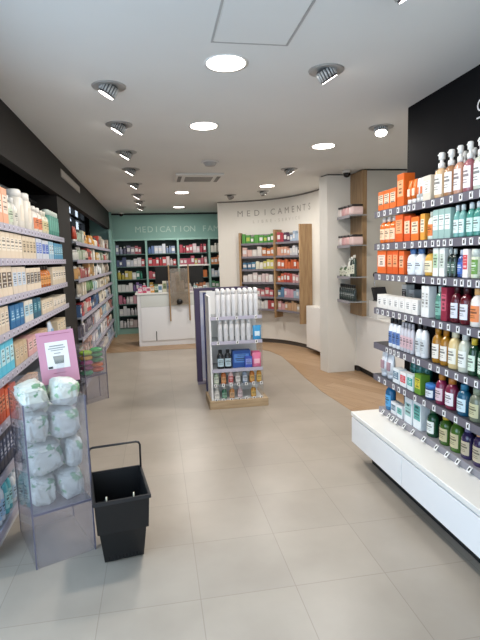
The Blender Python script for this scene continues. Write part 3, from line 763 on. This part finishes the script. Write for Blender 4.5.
def colour_name(h):
    r,g,b = [int(h[i:i+2],16) for i in (0,2,4)]
    mx_, mn = max(r,g,b), min(r,g,b)
    sat = (mx_-mn)/max(mx_,1)
    if sat < .14: return 'white' if mx_ > 215 else ('pale grey' if mx_ > 160 else ('grey' if mx_ > 80 else 'black'))
    hue = 0
    d = mx_-mn
    if mx_ == r: hue = (60*((g-b)/d)) % 360
    elif mx_ == g: hue = 60*((b-r)/d)+120
    else: hue = 60*((r-g)/d)+240
    n = 'red' if hue < 14 or hue > 340 else 'orange' if hue < 33 else 'yellow' if hue < 62 else 'green' if hue < 160 else 'teal' if hue < 195 else 'blue' if hue < 250 else 'purple' if hue < 295 else 'pink'
    if n == 'orange' and sat < .5: n = 'beige' if mx_ > 170 else 'brown'
    if n == 'yellow' and sat < .3: n = 'cream'
    if n == 'red' and sat < .45: n = 'pink'
    return ('pale ' if sat < .3 and n not in ('cream','beige') else 'dark ' if mx_ < 110 else '')+n
for s in range(1,9):
    z = LZ[s-1]; y = 5.93; c = 0
    gap = .24 if s == 1 else LZ[s-2]-.05-z
    pal = PAL[s]; pi = 0
    while y < 9.95:
        run = rnd.choice((1,2,2,3,3)); c1 = pal[int((y-5.93)/4.0*len(pal)) % len(pal)] if rnd.random() < .75 else rnd.choice(pal)
        k = rnd.choice(('carton','carton','carton','bottle','bottle','tube'))
        w_ = rnd.uniform(.09,.14) if k == 'carton' else rnd.uniform(.07,.10); h_ = min(gap, rnd.uniform(.11,.19))
        w_ = round(w_,2); h_ = round(h_,2)
        c2 = rnd.choice(('f0eeea','e8e4da','d8d4cc','4a4648'))
        for q in range(run):
            if y+w_ > 10.05: break
            c += 1
            dd = .08 if k != 'tube' else .05
            if c <= 38:
                put(k, w_*.95, dd, h_, c1, c2, 'ece8e0', (-.895-dd/2-rnd.uniform(0,.02), y+w_/2, z+.0005), math.pi/2,
                f'{colour_name(c1)} {NAMES[k].replace("_"," ")}, {ORD[c-1]} from near end on far left bay\'s {ROWS[s-1]} shelf', f'goods in the far left bay, {ROWS[s-1]} shelf', far=True, name='cosmetic_box')
            y += w_+.006
        y += rnd.uniform(.0,.05)

# ---------------------------------------------------------------- far wall unit
fu = thing('pharmacy_wall_unit', 'sage green wall unit of medicine shelves at the far end', 'shelves', (0,10.55,0))
FX = [-.84,-.18,.49,1.16,1.55]
MB().box(-.84,1.55,.28,.31,.0,1.98).build('back_panel', mat('1f3532',.6), fu)
for x in FX: MB().box(x-.02,x+.02,0,.28,.0,1.98).build('upright', M_GREEN, fu)
MB().box(-.86,1.57,-.003,.31,1.98,2.02).build('top_panel', M_GREEN, fu)
MB().box(-.86,1.57,.02,.28,.0,.12).build('plinth', M_GREEN, fu)
struct(MB().box(-1.3,-.86,10.5,10.6,0,CEIL).build('wall_back_return', M_GREEN))
FZ = [1.70,1.44,1.17,.91,.65,.40,.14]
for i,z in enumerate(FZ): 
    for b in range(4):
        if b > 0 and z < .6: continue
        MB().box(FX[b]+.02,FX[b+1]-.02,.01,.28,z-.018,z).build('shelf', mat('4f6a64',.4), fu)
MB().box(.50,1.15,-.01,.02,1.415,1.45).build('display_rail', M_LAM, fu)
FAR = {
 (0,0):['8a90b0','6a6480','9a8a98','b84a58','c8505c'],(0,1):['3f4a78','c8ccd8','d8d4d8','c84850'],(0,2):['c9b23a','c8b040','d8d8d0','2f8a6e','34906f'],(0,3):['e0e0dc','e4e2e0','7a5aa0','d8d8dc'],(0,4):['c86a8a','e0d4d8','d898a8','c8c0c8'],(0,5):['d8d8dc','c8c4cc','b8b4c0'],(0,6):['d8d4d8','c8b8b8','e0e0e4'],
 (1,0):['5a7ab8','c8d4e8','e0e6f0','8aa0c8','d8dce4'],(1,1):['d83a44','e0444c','e8d0d0','d83a40'],(1,2):['c84a58','b85060','d8b0b8','3a3438'],(1,3):['c89a30','d8a838','4a78a8','8ab0c8'],(1,4):['e090a8','d05870','b8c8d0'],
 (2,0):['c83a50','d85060','e8c8d0','d04458','c83a50'],(2,1):['d05870','c84860','d8c048','d86878','e0a8a8'],(2,2):['2a2426','e08038','e48a3c','e8782e'],(2,3):['3a3434','e8e4dc','e0885a','d8d4cc'],(2,4):['6a98a0','98b8b8','c8d0d0'],
 (3,0):['e0ddd0','d8d8cc'],(3,1):['e88a4a','e09050'],(3,2):['c8d8e8','4a88b8'],(3,3):['3f9a5a','46a060'],(3,4):['e0e0d8','c8c8c0'],
}
for (b,r),pal in FAR.items():
    x = FX[b]+.03; c = 0; z = FZ[r]
    while x < FX[b+1]-.03:
        c1 = pal[min(len(pal)-1,int((x-FX[b])/(FX[b+1]-FX[b])*len(pal)))]
        w_ = round(rnd.uniform(.055,.085),3); h_ = round(rnd.uniform(.13,.20),2)
        if x+w_ > FX[b+1]-.024: break
        c += 1
        k = rnd.choice(('carton','carton','carton','bottle'))
        put(k, w_*.96, .07, h_, c1, rnd.choice(('f0eeea','e8e4e4',c1)), 'eeeeea', (x+w_/2,10.60,z+.0005), 0,
            f'{colour_name(c1)} {NAMES[k]}, {ORD[c-1]} from left, {ROWS[r]} shelf, far wall bay {("one","two","three","four")[b]} from left', 'medicines on the far wall', far=True, name='medicine_box')
        x += w_+.004

# ---------------------------------------------------------------- counter and what is on it
ct = thing('service_counter', 'white service counter in front of the green medicine wall', 'counter', (.30,9.2,0))
MB().box(-.66,.67,-.30,.30,.0,.945,0,.003).build('body', mat('e6e9ec',.35), ct)
MB().box(-.69,.70,-.33,.33,.945,.975,0,.004).build('top', mat('e6e8e4',.25), ct)
MB().box(-.60,.67,-.312,-.30,.72,.94,0,.002).build('glass_band', mat('d5dad6',.12), ct)
MB().box(-.60,.67,-.318,-.30,.10,.715,0,.003).build('front_panel', mat('eaedf0',.3), ct)
MB().box(-.352,-.338,-.326,-.318,.10,.27).build('handle_slot', M_DARK, ct)
ps = thing('protective_screen', 'clear hygiene screen on two wooden uprights before the counter', 'screen', (.395,8.83,0))
for x in (-.185,.165): MB().box(x,x+.025,-.012,.012,.45,1.47,0,.002).build('upright', M_OAK, ps)
MB().box(-.158,.163,-.003,.003,.74,1.40).build('pane', clear('e4ded6',.72,.05,'tinted_screen','b5aca0'), ps)
MB().lathe([(.05,0),(.055,.02),(.05,.04)],16).xf(Matrix.Rotation(math.pi/2,4,'X')).build('speak_hole_cover', mat('121214',.4), ps, (.0,-.004,.80))
for j,(x,w_) in enumerate(((.06,.24),(.62,.26))):
    m_ = thing('monitor', ('black computer monitor at left of the hygiene screen','black computer monitor at right of the hygiene screen')[j],'monitor',(x+(.12 if j == 0 else .05),9.15,.976))
    MB().lathe([(.09,0),(.09,.01),(.02,.015)],16).build('base', M_DARK, m_)
    MB().box(-.02,.02,.02,.035,.01,.25).build('stand', M_DARK, m_)
    MB().box(-.2,.2,-.012,.018,.14,.46,0,.004).build('housing', mat('0a0a0b',.7), m_)
    MB().box(-.19,.19,-.014,-.012,.15,.45).build('screen', mat('050506',.6), m_)
j = 0
for x,h_,c1,c2 in ((-.30,.09,'d87a98','f0e0e4'),(-.22,.13,'c84868','e8d0d8'),(-.15,.10,'e8dce0','c86080'),(-.08,.12,'d89a48','f0e4d0'),(-.01,.15,'3f5a3a','c8d8c0'),(.06,.14,'e0e4e8','6a98b8'),(.14,.20,'d8d4c0','8a9a70'),(.22,.20,'c8ccd0','5a7a9a'),(.30,.34,'b8a890','d0c4b0'),(.38,.36,'c0b09a','a89880'),(.46,.2,'b8b0a0','e0dcd4'),(.62,.08,'c8b8c0','e8e0e0'),(.70,.1,'88a8a8','d8e4e4'),(.79,.08,'d8d4d0','b0b8c0'),(.88,.1,'e0e4e0','98b0b8')):
    j += 1
    put('carton',.072,.06,h_,c1,c2,'',(x,8.95,.9755),0,f'{colour_name(c1)} carton on the service counter, {ORD[j-1]} from its left end','cartons on the counter')

# ---------------------------------------------------------------- curved wall shelving
def s_of(x, y):
    best = min(range(len(CC)), key=lambda i: (CC[i]-Vector((x,y))).length); return CL[best]
SB = [.43, 1.20, 2.03]
cu = thing('curved_shelving', 'oak framed shelving unit fixed to the curved white wall', 'shelves')
OFF = .19
for i,s_ in enumerate(SB):
    strip(MB(), s_-.02, s_+.02, .001, OFF+(.03 if i == 2 else 0), (.56,.50,.46)[i], (1.99,2.02,2.06)[i]).build('upright', M_OAK, cu)
strip(MB(), SB[0]+.02, SB[2]-.02, .001, .012, .62, 1.96).build('back_panel', mat('8a8884',.5), cu)
CZ = [1.80,1.57,1.345,1.115,.86,.64]
for z in CZ:
    for b in (0,1):
        sh = strip(MB(), SB[b]+.021, SB[b+1]-.021, .013, OFF-.02, z-.014, z).build('shelf', mat('4c4a4a',.4), cu)
        strip(MB(), SB[b]+.021, SB[b+1]-.021, OFF-.02, OFF-.014, z-.03, z+.006).build('price_rail', mat('77727a',.35), sh)
CUR = [
 [['4fa83a','58b040','3f9a34'],['e8b8ac','e0d8d0','c8703a','e07a34'],['2f6f98','3a84a8','e8e4c8','d8cf60','e0d050'],['e8e0dc','e4d4d0','e0c4c4','e8e4e0'],['3a6a90','d87a80','d05860'],['d86a5c','e8e4e0','c84848']],
 [['c83a48','5a3a58','a8c0d8','d8dce4'],['e8a080','eaa488','d8d8dc','3a3a40'],['e8642e','ea6a34','e05a2a','e87040'],['e87048','d85048','e0a0a0','e4d8d8'],['5a88b0','e0a0b4','a8c0d4','d8a8c0'],['e0a0a0','d8a070','d8a87a','c8b090']]]
for b in (0,1):
    for r,z in enumerate(CZ):
        pal = CUR[b][r]; s_ = SB[b]+.035; c = 0; top = (CZ[r-1]-.04-z) if r else .19
        L0 = SB[b+1]-.03-s_
        while True:
            w_ = round(rnd.uniform(.07,.10),3)
            if s_+w_ > SB[b+1]-.028: break
            c1 = pal[min(len(pal)-1,int((s_-SB[b])/L0*len(pal)))]; c += 1
            h_ = round(min(top, rnd.uniform(.11,.17)),2)
            p,n = cpt(s_+w_/2, OFF-.075)
            put('carton', w_*.84, .06, h_, c1, rnd.choice(('f0eeea','e8e4e4',c1,'c0d44a' if colour_name(c1) == 'green' else 'e8e0d8')), '', (p.x,p.y,z+.0005), math.atan2(n.y,n.x)+math.pi/2,
                f'{colour_name(c1)} carton, {ORD[c-1]} from left, {ROWS[r]} shelf of curved wall unit\'s {("left","right")[b]} half', 'medicines on the curved wall', far=True, name='medicine_box')
            s_ += w_+.004
lg = strip(MB(), SB[2]+.045, SEND-.1, .001, .13, .09, .76).build('wall_ledge', M_LAM); tag(lg,'low white curved ledge cabinet right of the oak shelving','cabinet')

# ---------------------------------------------------------------- glass shelves on the oak panel
NZ = [2.02,1.665,1.285,.985]
for i,z in enumerate(NZ):
    g = thing('glass_shelf', ('upper glass shelf on oak panel with pink wrapped packs','second glass shelf on oak panel with pink wrapped packs','third glass shelf on oak panel with small bottles','lowest glass shelf on oak panel with dark bottles')[i],'shelf',(2.50,5.77,z),0)
    n = 12
    pts = [(0,-.25)]+[(-.20*math.sin(math.pi*k/n)**.6 if 0 < k < n else 0,-.25+.5*k/n) for k in range(n+1)]+[(0,.25)]
    MB().prism([(-.001,-.25),(-.17,-.25),(-.2,-.2),(-.2,.2),(-.17,.25),(-.001,.25)],-.012,0).build('glass', M_SHELFGLASS, g)
    MB().prism([(-.203,-.2),(-.2,-.2),(-.2,.2),(-.203,.2)],-.03,.004).build('price_rail', mat('8f8b92',.35), g)
    if i < 2:
        for k in range(4):
            y = 5.95-.12*k
            pk = thing('wrapped_pack', f'pink and white wrapped pack with black top, {ORD[k]} from far end, {("upper","second")[i]} glass shelf','pack',(2.39,y,z+.0005),-math.pi/2,'wrapped packs on the glass shelves')
            MB().box(-.055,.055,-.075,.075,0,.10,0,.022).build('body', mat(('e8dcd8','d8a8a8','dcb0ae','e0c4c0')[k],.25), pk)
            MB().box(-.05,.05,-.07,.07,.10,.125,0,.010).build('top', mat('2c2828',.3), pk)
    elif i == 2:
        for k,(c1,h_) in enumerate((('6a7a58',.13),('d8d8c8',.12),('586a50',.14),('c8ccb8',.12),('e4e4dc',.22),('2c3830',.24),('35443a',.26))):
            put('bottle',.06,.055,h_,c1,'e0e0d8','dcdcc8',(2.36,5.97-.068*k,z+.0005),-math.pi/2,f'{colour_name(c1)} bottle, {ORD[k]} from far end on the third glass shelf','bottles on the third glass shelf')
    else:
        for k in range(8):
            put('bottle',.055,.05,.20,'1f2a28','101414','2f3c38',(2.36,5.99-.062*k,z+.0005),-math.pi/2,f'tall blackish green bottle, {ORD[k]} from far end on the lowest glass shelf','bottles on the lowest glass shelf')
pt = thing('card_terminal', 'dark tilted payment terminal with stalk on the white ledge', 'payment terminal', (2.66,5.47,.986))
tb = MB().box(-.09,.09,-.012,.012,0,.17,0,.006); tb.xf(Matrix.Translation((0,0,.012)) @ Matrix.Rotation(math.radians(-28),4,'X')); tb.build('screen', mat('26262a',.2), pt)
MB().box(-.06,.06,-.02,.10,0,.012,0,.003).build('base', M_DARK, pt)
MB().tube([(-.05,.07,.01),(-.05,.075,.2),(-.05,.05,.30)],.008).build('stalk', M_CHROME, pt)
MB().lathe([(0,-.035),(.025,-.025),(.035,0),(.025,.025),(0,.035)],14).build('knob', mat('141416',.3), pt, (-.05,.045,.315))

# ---------------------------------------------------------------- gondola in the aisle
gd = thing('gondola_display', 'free standing white end display of sprays on an oak plinth', 'display stand', (.79,4.84,0))
MB().box(-.31,.31,0,.42,0,.085,0,.004).build('plinth', noisy('pale_oak','a58c6c','bfa684',4,.5,5,(.8,9,9)), gd)
MB().box(-.27,.27,.37,.40,.085,1.20,0,.003).build('back_panel', mat('e4e4e4',.4), gd)
MB().box(-.285,-.265,.03,.40,.085,1.17,0,.003).build('side_panel', mat('ebebeb',.4), gd)
MB().box(.262,.268,.03,.40,.085,1.17,0,.002).build('side_panel', M_ACR, gd)
GZ = [.955,.70,.41,.247,.09]
for i,z in enumerate(GZ):
    sh = MB().box(-.262,.258,.03,.37,z-.012,z).build('shelf', M_SHELFGLASS if i < 4 else mat('d8d8d8',.4), gd)
    MB().box(-.272,.262,.022,.03,z-.028,z+.006).build('price_rail', M_RAILL if i < 3 else M_ACR, sh)
    for k in range((3,3,0,7,7)[i]):
        x = -.24+k*.08 if i > 2 else -.2+.2*k
        link('price_tag', TAGM, sh, (x,.0195,z+(.0 if i > 2 else -.011)), math.pi/2)
def gput(k,x,yo,z,w_,h_,c1,c2,c3,l,dd=None): put(k,w_,dd or w_,h_,c1,c2,c3,(.79+x,4.84+yo,z+.0005),0,l,'goods on the aisle display')
for k in range(8):
    gput('spray',-.185+.055*k+(.012 if k > 3 else 0),.075,GZ[0],.047,.285,'dededf','ebebeb','d6d7da',f'white spray can in front rank of aisle display\'s top shelf, {ORD[k]} from left')
    gput('spray',-.178+.055*k+(.012 if k > 3 else 0),.15,GZ[0],.047,.285,'dadadc','e8e8e8','d6d7da',f'white spray can in back rank of aisle display\'s top shelf, {ORD[k]} from left')
for k in range(6):
    gput('spray',-.17+.06*k,.075,GZ[1],.05,.225,'dededf','ebebeb','d2d4d8',f'white spray can on aisle display\'s second shelf, {ORD[k]} from left')
gput('pouch',.215,.07,GZ[1],.09,.15,'3f9ad0','d8ecf4','','bright blue pouch at right end of aisle display\'s second shelf',.05)
for k in range(2): gput('bottle',-.175+.078*k,.08,GZ[2],.074,.20,'22262a','141416','b8d0da',f'dark bottle with pale blue label, {ORD[k]} from left on aisle display',.07)
gput('carton',.048,.12,GZ[2],.19,.18,'24509c','5a8acc','','large royal blue box in the middle of aisle display',.09)
gput('carton',.115,.052,GZ[2],.075,.12,'3a52b0','8a9adc','','small blue box before the large royal blue box',.035)
gput('pouch',.205,.07,GZ[2],.10,.15,'e07a9c','f0b8c8','','pink pouch at right end of aisle display\'s third shelf',.06)
gput('carton',.205,.125,GZ[2],.09,.16,'d86a90','e8a0b8','','pink box behind the pink pouch on aisle display',.04)
for k,(c1,c2,c3,l) in enumerate((('a8b8a0','d8dcd4','d8e0d0','grey green'),('b86a38','e8e0d8','d8a070','amber brown'),('d8b8b8','f0ece8','b84a48','pinkish white'),('a8a29c','d8d8d8','e8e4e0','silver grey'),('8a9ab0','d0d4dc','c8d0dc','blue grey'),('b8702c','e8e0d0','d8a860','amber'),('c08a30','e0d8c8','d8b868','golden'))):
    gput('bottle',-.225+.0755*k,.075,GZ[3],.056,.15,c1,c2,c3,f'{l} bottle on fourth shelf of the aisle display')
for x,c1,c2,c3,l in ((-.225,'d8d4cc','e8e8e4','ece8e0','white'),(-.145,'2f6a50','d8dcd8','88b098','dark green'),(-.065,'b8804c','e8d8c8','d8b088','orange brown'),(.02,'b8a0a4','d8d0d4','d8c8cc','mauve grey'),(.165,'c08a34','e4dccc','d8b468','honey coloured')):
    gput('bottle',x,.075,GZ[4],.056,.125,c1,c2,c3,f'{l} bottle on bottom shelf of the aisle display')
# two framed display panels standing behind the gondola
nv = thing('poster_display', 'navy framed poster panel standing behind the white aisle display', 'display stand', (.79,5.46,0))
MB().box(-.26,.26,-.02,.02,.05,1.14).build('panel', noisy('blue_white_poster','dfe6f0','9fb4d4',3,.4,3), nv)
for a in ((-.28,-.266,.03,1.14),(.266,.28,.03,1.14)): MB().box(a[0],a[1],-.03,.03,a[2],a[3]).build('frame_side', mat('27306a',.4), nv)
MB().box(-.28,.28,-.03,.03,1.14,1.175).build('frame_top', mat('27306a',.4), nv)
MB().box(-.28,.28,-.09,.09,0,.03).build('foot', mat('c8ccd4',.4), nv)
pp = thing('poster_display', 'dark purple framed display panel at the back of aisle display', 'display stand', (.79,6.02,0))
MB().box(-.31,.31,-.02,.02,.05,1.14).build('panel', noisy('pale_poster','e4e4ec','b8c0dc',3,.4,3), pp)
for a in ((-.34,-.275),(.275,.34)): MB().box(a[0],a[1],-.05,.05,.02,1.16).build('frame_side', mat('4a3f5c',.4), pp)
MB().box(-.34,.34,-.05,.05,1.16,1.195).build('frame_top', mat('4a3f5c',.4), pp)
MB().box(-.34,.34,-.12,.12,0,.02).build('foot', mat('8a8496',.4), pp)

# ---------------------------------------------------------------- clear bins of bags by the left shelves
def bin_(A, B, depth, ztop, zs, label, milk=None):
    A = Vector(A); B = Vector(B); u = (B-A); W = u.length; u.normalize(); rz = math.atan2(u.y,u.x)
    t = thing('clear_bin', label, 'bin', (A.x,A.y,0), rz)
    th = .005
    MB().box(0,W,-th,0,0,ztop).build('front_panel', M_BIN, t)
    MB().box(0,W,depth,depth+th,0,ztop+.06).build('back_panel', M_BIN, t)
    for x in (-th,W): MB().box(x,x+th,-th,depth+th,0,ztop+.0).build('side_panel', M_BIN, t)
    MB().box(0.001,W-.001,.001,depth-.001,zs-.006,zs).build('bottom_shelf', clear('dcdfe6',.75,.05,'clear_shelf','c8ccd4'), t)
    ed = MB()
    for x in (-th-.001,W-.001):
        for y in (-th-.001,depth-.001): ed.box(x,x+th+.002,y,y+th+.002,0,ztop)
    ed.box(-th,W+th,-th-.002,-.0,zs-.008,zs+.002)
    ed.build('polished_edge', clear('a9a6b8',.45,.1,'acrylic_edge','8d8a9c'), t)
    return t, u, Vector((-u.y,u.x)), W
def print_mat(base, ink, thr=.60, scale=7):
    m = noisy('printed_film', base, ink, scale, .3, 2, bump=.25, lo=thr, hi=thr+.03)
    return m
def blob(seed, rx, ry, rz_, amp=.16, pw=.8, creased=False):
    r = random.Random(seed); ph = [(r.uniform(1.5,4.5),r.uniform(1.5,4.5),r.uniform(1.5,4.5),r.uniform(0,6.3)) for _ in range(9)]
    bm = bmesh.new(); bmesh.ops.create_icosphere(bm, subdivisions=5 if creased else 4, radius=1)
    for v in bm.verts:
        d = v.co.copy()
        k = sum(math.sin(a*d.x*2+b*d.y*2+c*d.z*2+p) for a,b,c,p in ph)/9
        k2 = sum(abs(math.sin(a*d.x*3+c*d.y*3+b*d.z*3+p)) for a,b,c,p in ph)/9
        q = [math.copysign(abs(x)**pw, x) for x in d]
        f = 1+amp*(k*1.4-(k2-.6)*1.2)
        if creased: f *= 1-.05*sum(max(0,1-abs(math.sin(a*d.x*3.1+b*d.y*2.7+c*d.z*2.9+p))*5) for a,b,c,p in ph)
        v.co = Vector((q[0]*rx*f,q[1]*ry*f,q[2]*rz_*f))
    mb = MB().add([v.co for v in bm.verts],[[v.index for v in f.verts] for f in bm.faces],0,True); bm.free()
    return mb
t, u, nrm, W = bin_((-.67,2.445),(-.40,2.565),.43,.86,.29,'tall clear bin filled with white wrapped bags beside the black basket')
A = Vector((-.67,2.445))
PM = [print_mat('d6d9d0','7fa684',.57,17), print_mat('dcdfd8','9dbf9d',.56,13), print_mat('d0d5cb','6f9a72',.59,20)]
LAY = [('bottom',.376,.084,((.070,.112,.067,.104),(.212,.112,.070,.104),(.145,.325,.138,.095))),
       ('second',.546,.084,((.096,.112,.092,.104),(.238,.112,.047,.104),(.145,.325,.138,.095))),
       ('third',.716,.084,((.064,.112,.060,.104),(.206,.112,.079,.104),(.145,.325,.138,.095))),
       ('top',.876,.074,((.060,.12,.074,.112),(.215,.10,.074,.088)))]
k = 0
for ln,zc,sz,row in LAY:
    for q,(a,b,ra,rb) in enumerate(row):
        p = A+u*a+nrm*b
        o = blob(11+k,ra*.95,rb*.91,sz*.95,.07,.55,True).build('wrapped_bag', PM[k % 3], None, (p.x,p.y,zc), math.atan2(u.y,u.x)); o.rotation_euler[1] = (.10,-.12,.03,-.13,.08,-.02,.12,-.09,.02,-.25,.18)[k % 11]
        tag(o, f'crumpled white bag with green print in tall clear bin, {ln} layer, {("left front","right front","rear")[q]}','bag','white bags in the tall clear bin'); k += 1
sgn = thing('sign_card', 'pink sign card with white centre standing in the tall clear bin', 'sign', (-.545,2.76,.888), math.radians(8))
MB().box(-.02,.02,.003,.007,-.085,.12).build('stake', M_ACR, sgn)
B_ = Matrix.Rotation(math.radians(-4.5),4,'Y') @ Matrix.Rotation(math.radians(-10),4,'X') @ Matrix.Scale(1.07,4)
MB().box(-.092,.092,-.003,.003,0,.27,0,.001).xf(B_).build('card', mat('cc8fa4',.45), sgn)
MB().box(-.055,.055,-.0045,-.003,.075,.215).xf(B_).build('white_panel', mat('ece8e4',.45), sgn)
pic = MB()
pic.lathe([(.022,0),(.027,.04)],12,0,1,.04); pic.xf(Matrix.Translation((.004,-.005,.10)))
for z0,z1,x in ((.19,.196,.035),(.178,.183,.042),(.168,.172,.03),(.152,.156,.016)): pic.box(-x,x,-.0055,-.004,z0,z1)
pic.xf(B_).build('printed_picture', mat('9a9a94',.6), sgn)
MB().box(-.052,-.030,-.0062,-.004,.078,.089).xf(B_).build('small_label', M_INK, sgn)
for z_,x_ in ((.05,.03),(.252,.075)): MB().box(-x_,x_,-.0045,-.003,z_,z_+.003).xf(B_).build('printed_line', mat('a86078',.6), sgn)
t, u, nrm, W = bin_((-.815,5.39),(-.61,5.59),.14,.60,.30,'small clear bin of colourful pouches beside the charcoal post')
A = Vector((-.815,5.39))
cols = ['4aa878','d8603a','8a3a6a','e87a38','b84a8a','3f9a5c','d8a83a','3aa060','a8d838','48b468']
for k,(a,b,zc) in enumerate([(.075+.14*(q % 2), .07, .332+.056*(q//2)+.012*(q % 2)) for q in range(10)]):
    p = A+u*a+nrm*b
    o = blob(50+k,.068,.06,.027,.07).build('pouch', mat(cols[k],.25), None, (p.x,p.y,zc), math.atan2(u.y,u.x))
    tag(o, f'crumpled {colour_name(cols[k])} pouch in the small clear bin, {ORD[k]} counting up from the bottom','pouch','pouches in the small clear bin')

# ---------------------------------------------------------------- black shopping basket
bk = thing('shopping_basket', 'black plastic shopping basket with raised handle on the tiles', 'basket', (-.252,2.515,0), math.radians(9))
MBK = mat('0d0e11',.5); 
def hollow(mb, x0,x1,y0,y1,X0,X1,Y0,Y1,z0,z1,th=.006):
    """four walls from a lower rectangle (x0..y1 at z0) to an upper one (X0..Y1 at z1)"""
    lo = [(x0,y0),(x1,y0),(x1,y1),(x0,y1)]; hi = [(X0,Y0),(X1,Y0),(X1,Y1),(X0,Y1)]
    li = [(x0+th,y0+th),(x1-th,y0+th),(x1-th,y1-th),(x0+th,y1-th)]; hi2 = [(X0+th,Y0+th),(X1-th,Y0+th),(X1-th,Y1-th),(X0+th,Y1-th)]
    V = [(x,y,z0) for x,y in lo]+[(x,y,z1) for x,y in hi]+[(x,y,z0) for x,y in li]+[(x,y,z1) for x,y in hi2]
    F = []
    for i in range(4):
        j = (i+1)%4
        F += [(i,j,4+j,4+i),(8+i,12+i,12+j,8+j),(4+i,4+j,12+j,12+i),(i,8+i,8+j,j)]
    mb.add(V,F)
b = MB()
hollow(b,-.095,.105,-.085,.125,-.114,.119,-.148,.143,.012,.205)
b.box(-.095,.105,-.085,.125,.008,.016)
b.build('body', MBK, bk)
b = MB(); hollow(b,-.123,.128,-.168,.152,-.13,.135,-.20,.165,.205,.385)
b.box(-.12,.125,-.16,-.11,.203,.211); b.box(-.12,-.1,-.16,.15,.203,.211); b.box(.108,.125,-.16,.15,.203,.211); b.box(-.12,.125,.132,.15,.203,.211)
b.build('collar', MBK, bk)
b = MB(); hollow(b,-.138,.143,-.208,.173,-.138,.143,-.208,.173,.375,.393,.012); b.build('rim', mat('1c1d21',.4), bk)
b = MB()
for i in range(9): b.box(-.075+i*.0175,-.075+i*.0175+.008,-.0935,-.0865,.022,.055)
b.build('vent_slots', mat('050506',.8), bk)
b = MB().tube([(-.133,.15,.36),(-.135,.15,.52),(-.128,.15,.535),(-.115,.15,.54),(.12,.15,.54),(.133,.15,.535),(.14,.15,.52),(.138,.15,.36)],.006); b.build('handle', mat('1c1d21',.35), bk)
for x,y in ((-.07,-.198),(.06,-.198)): MB().lathe([(.004,0),(.004,.022)],8).build('pin', mat('c8c0a8',.4), bk, (x,y,.392))  # pale pegs imitate small glints of light on the basket
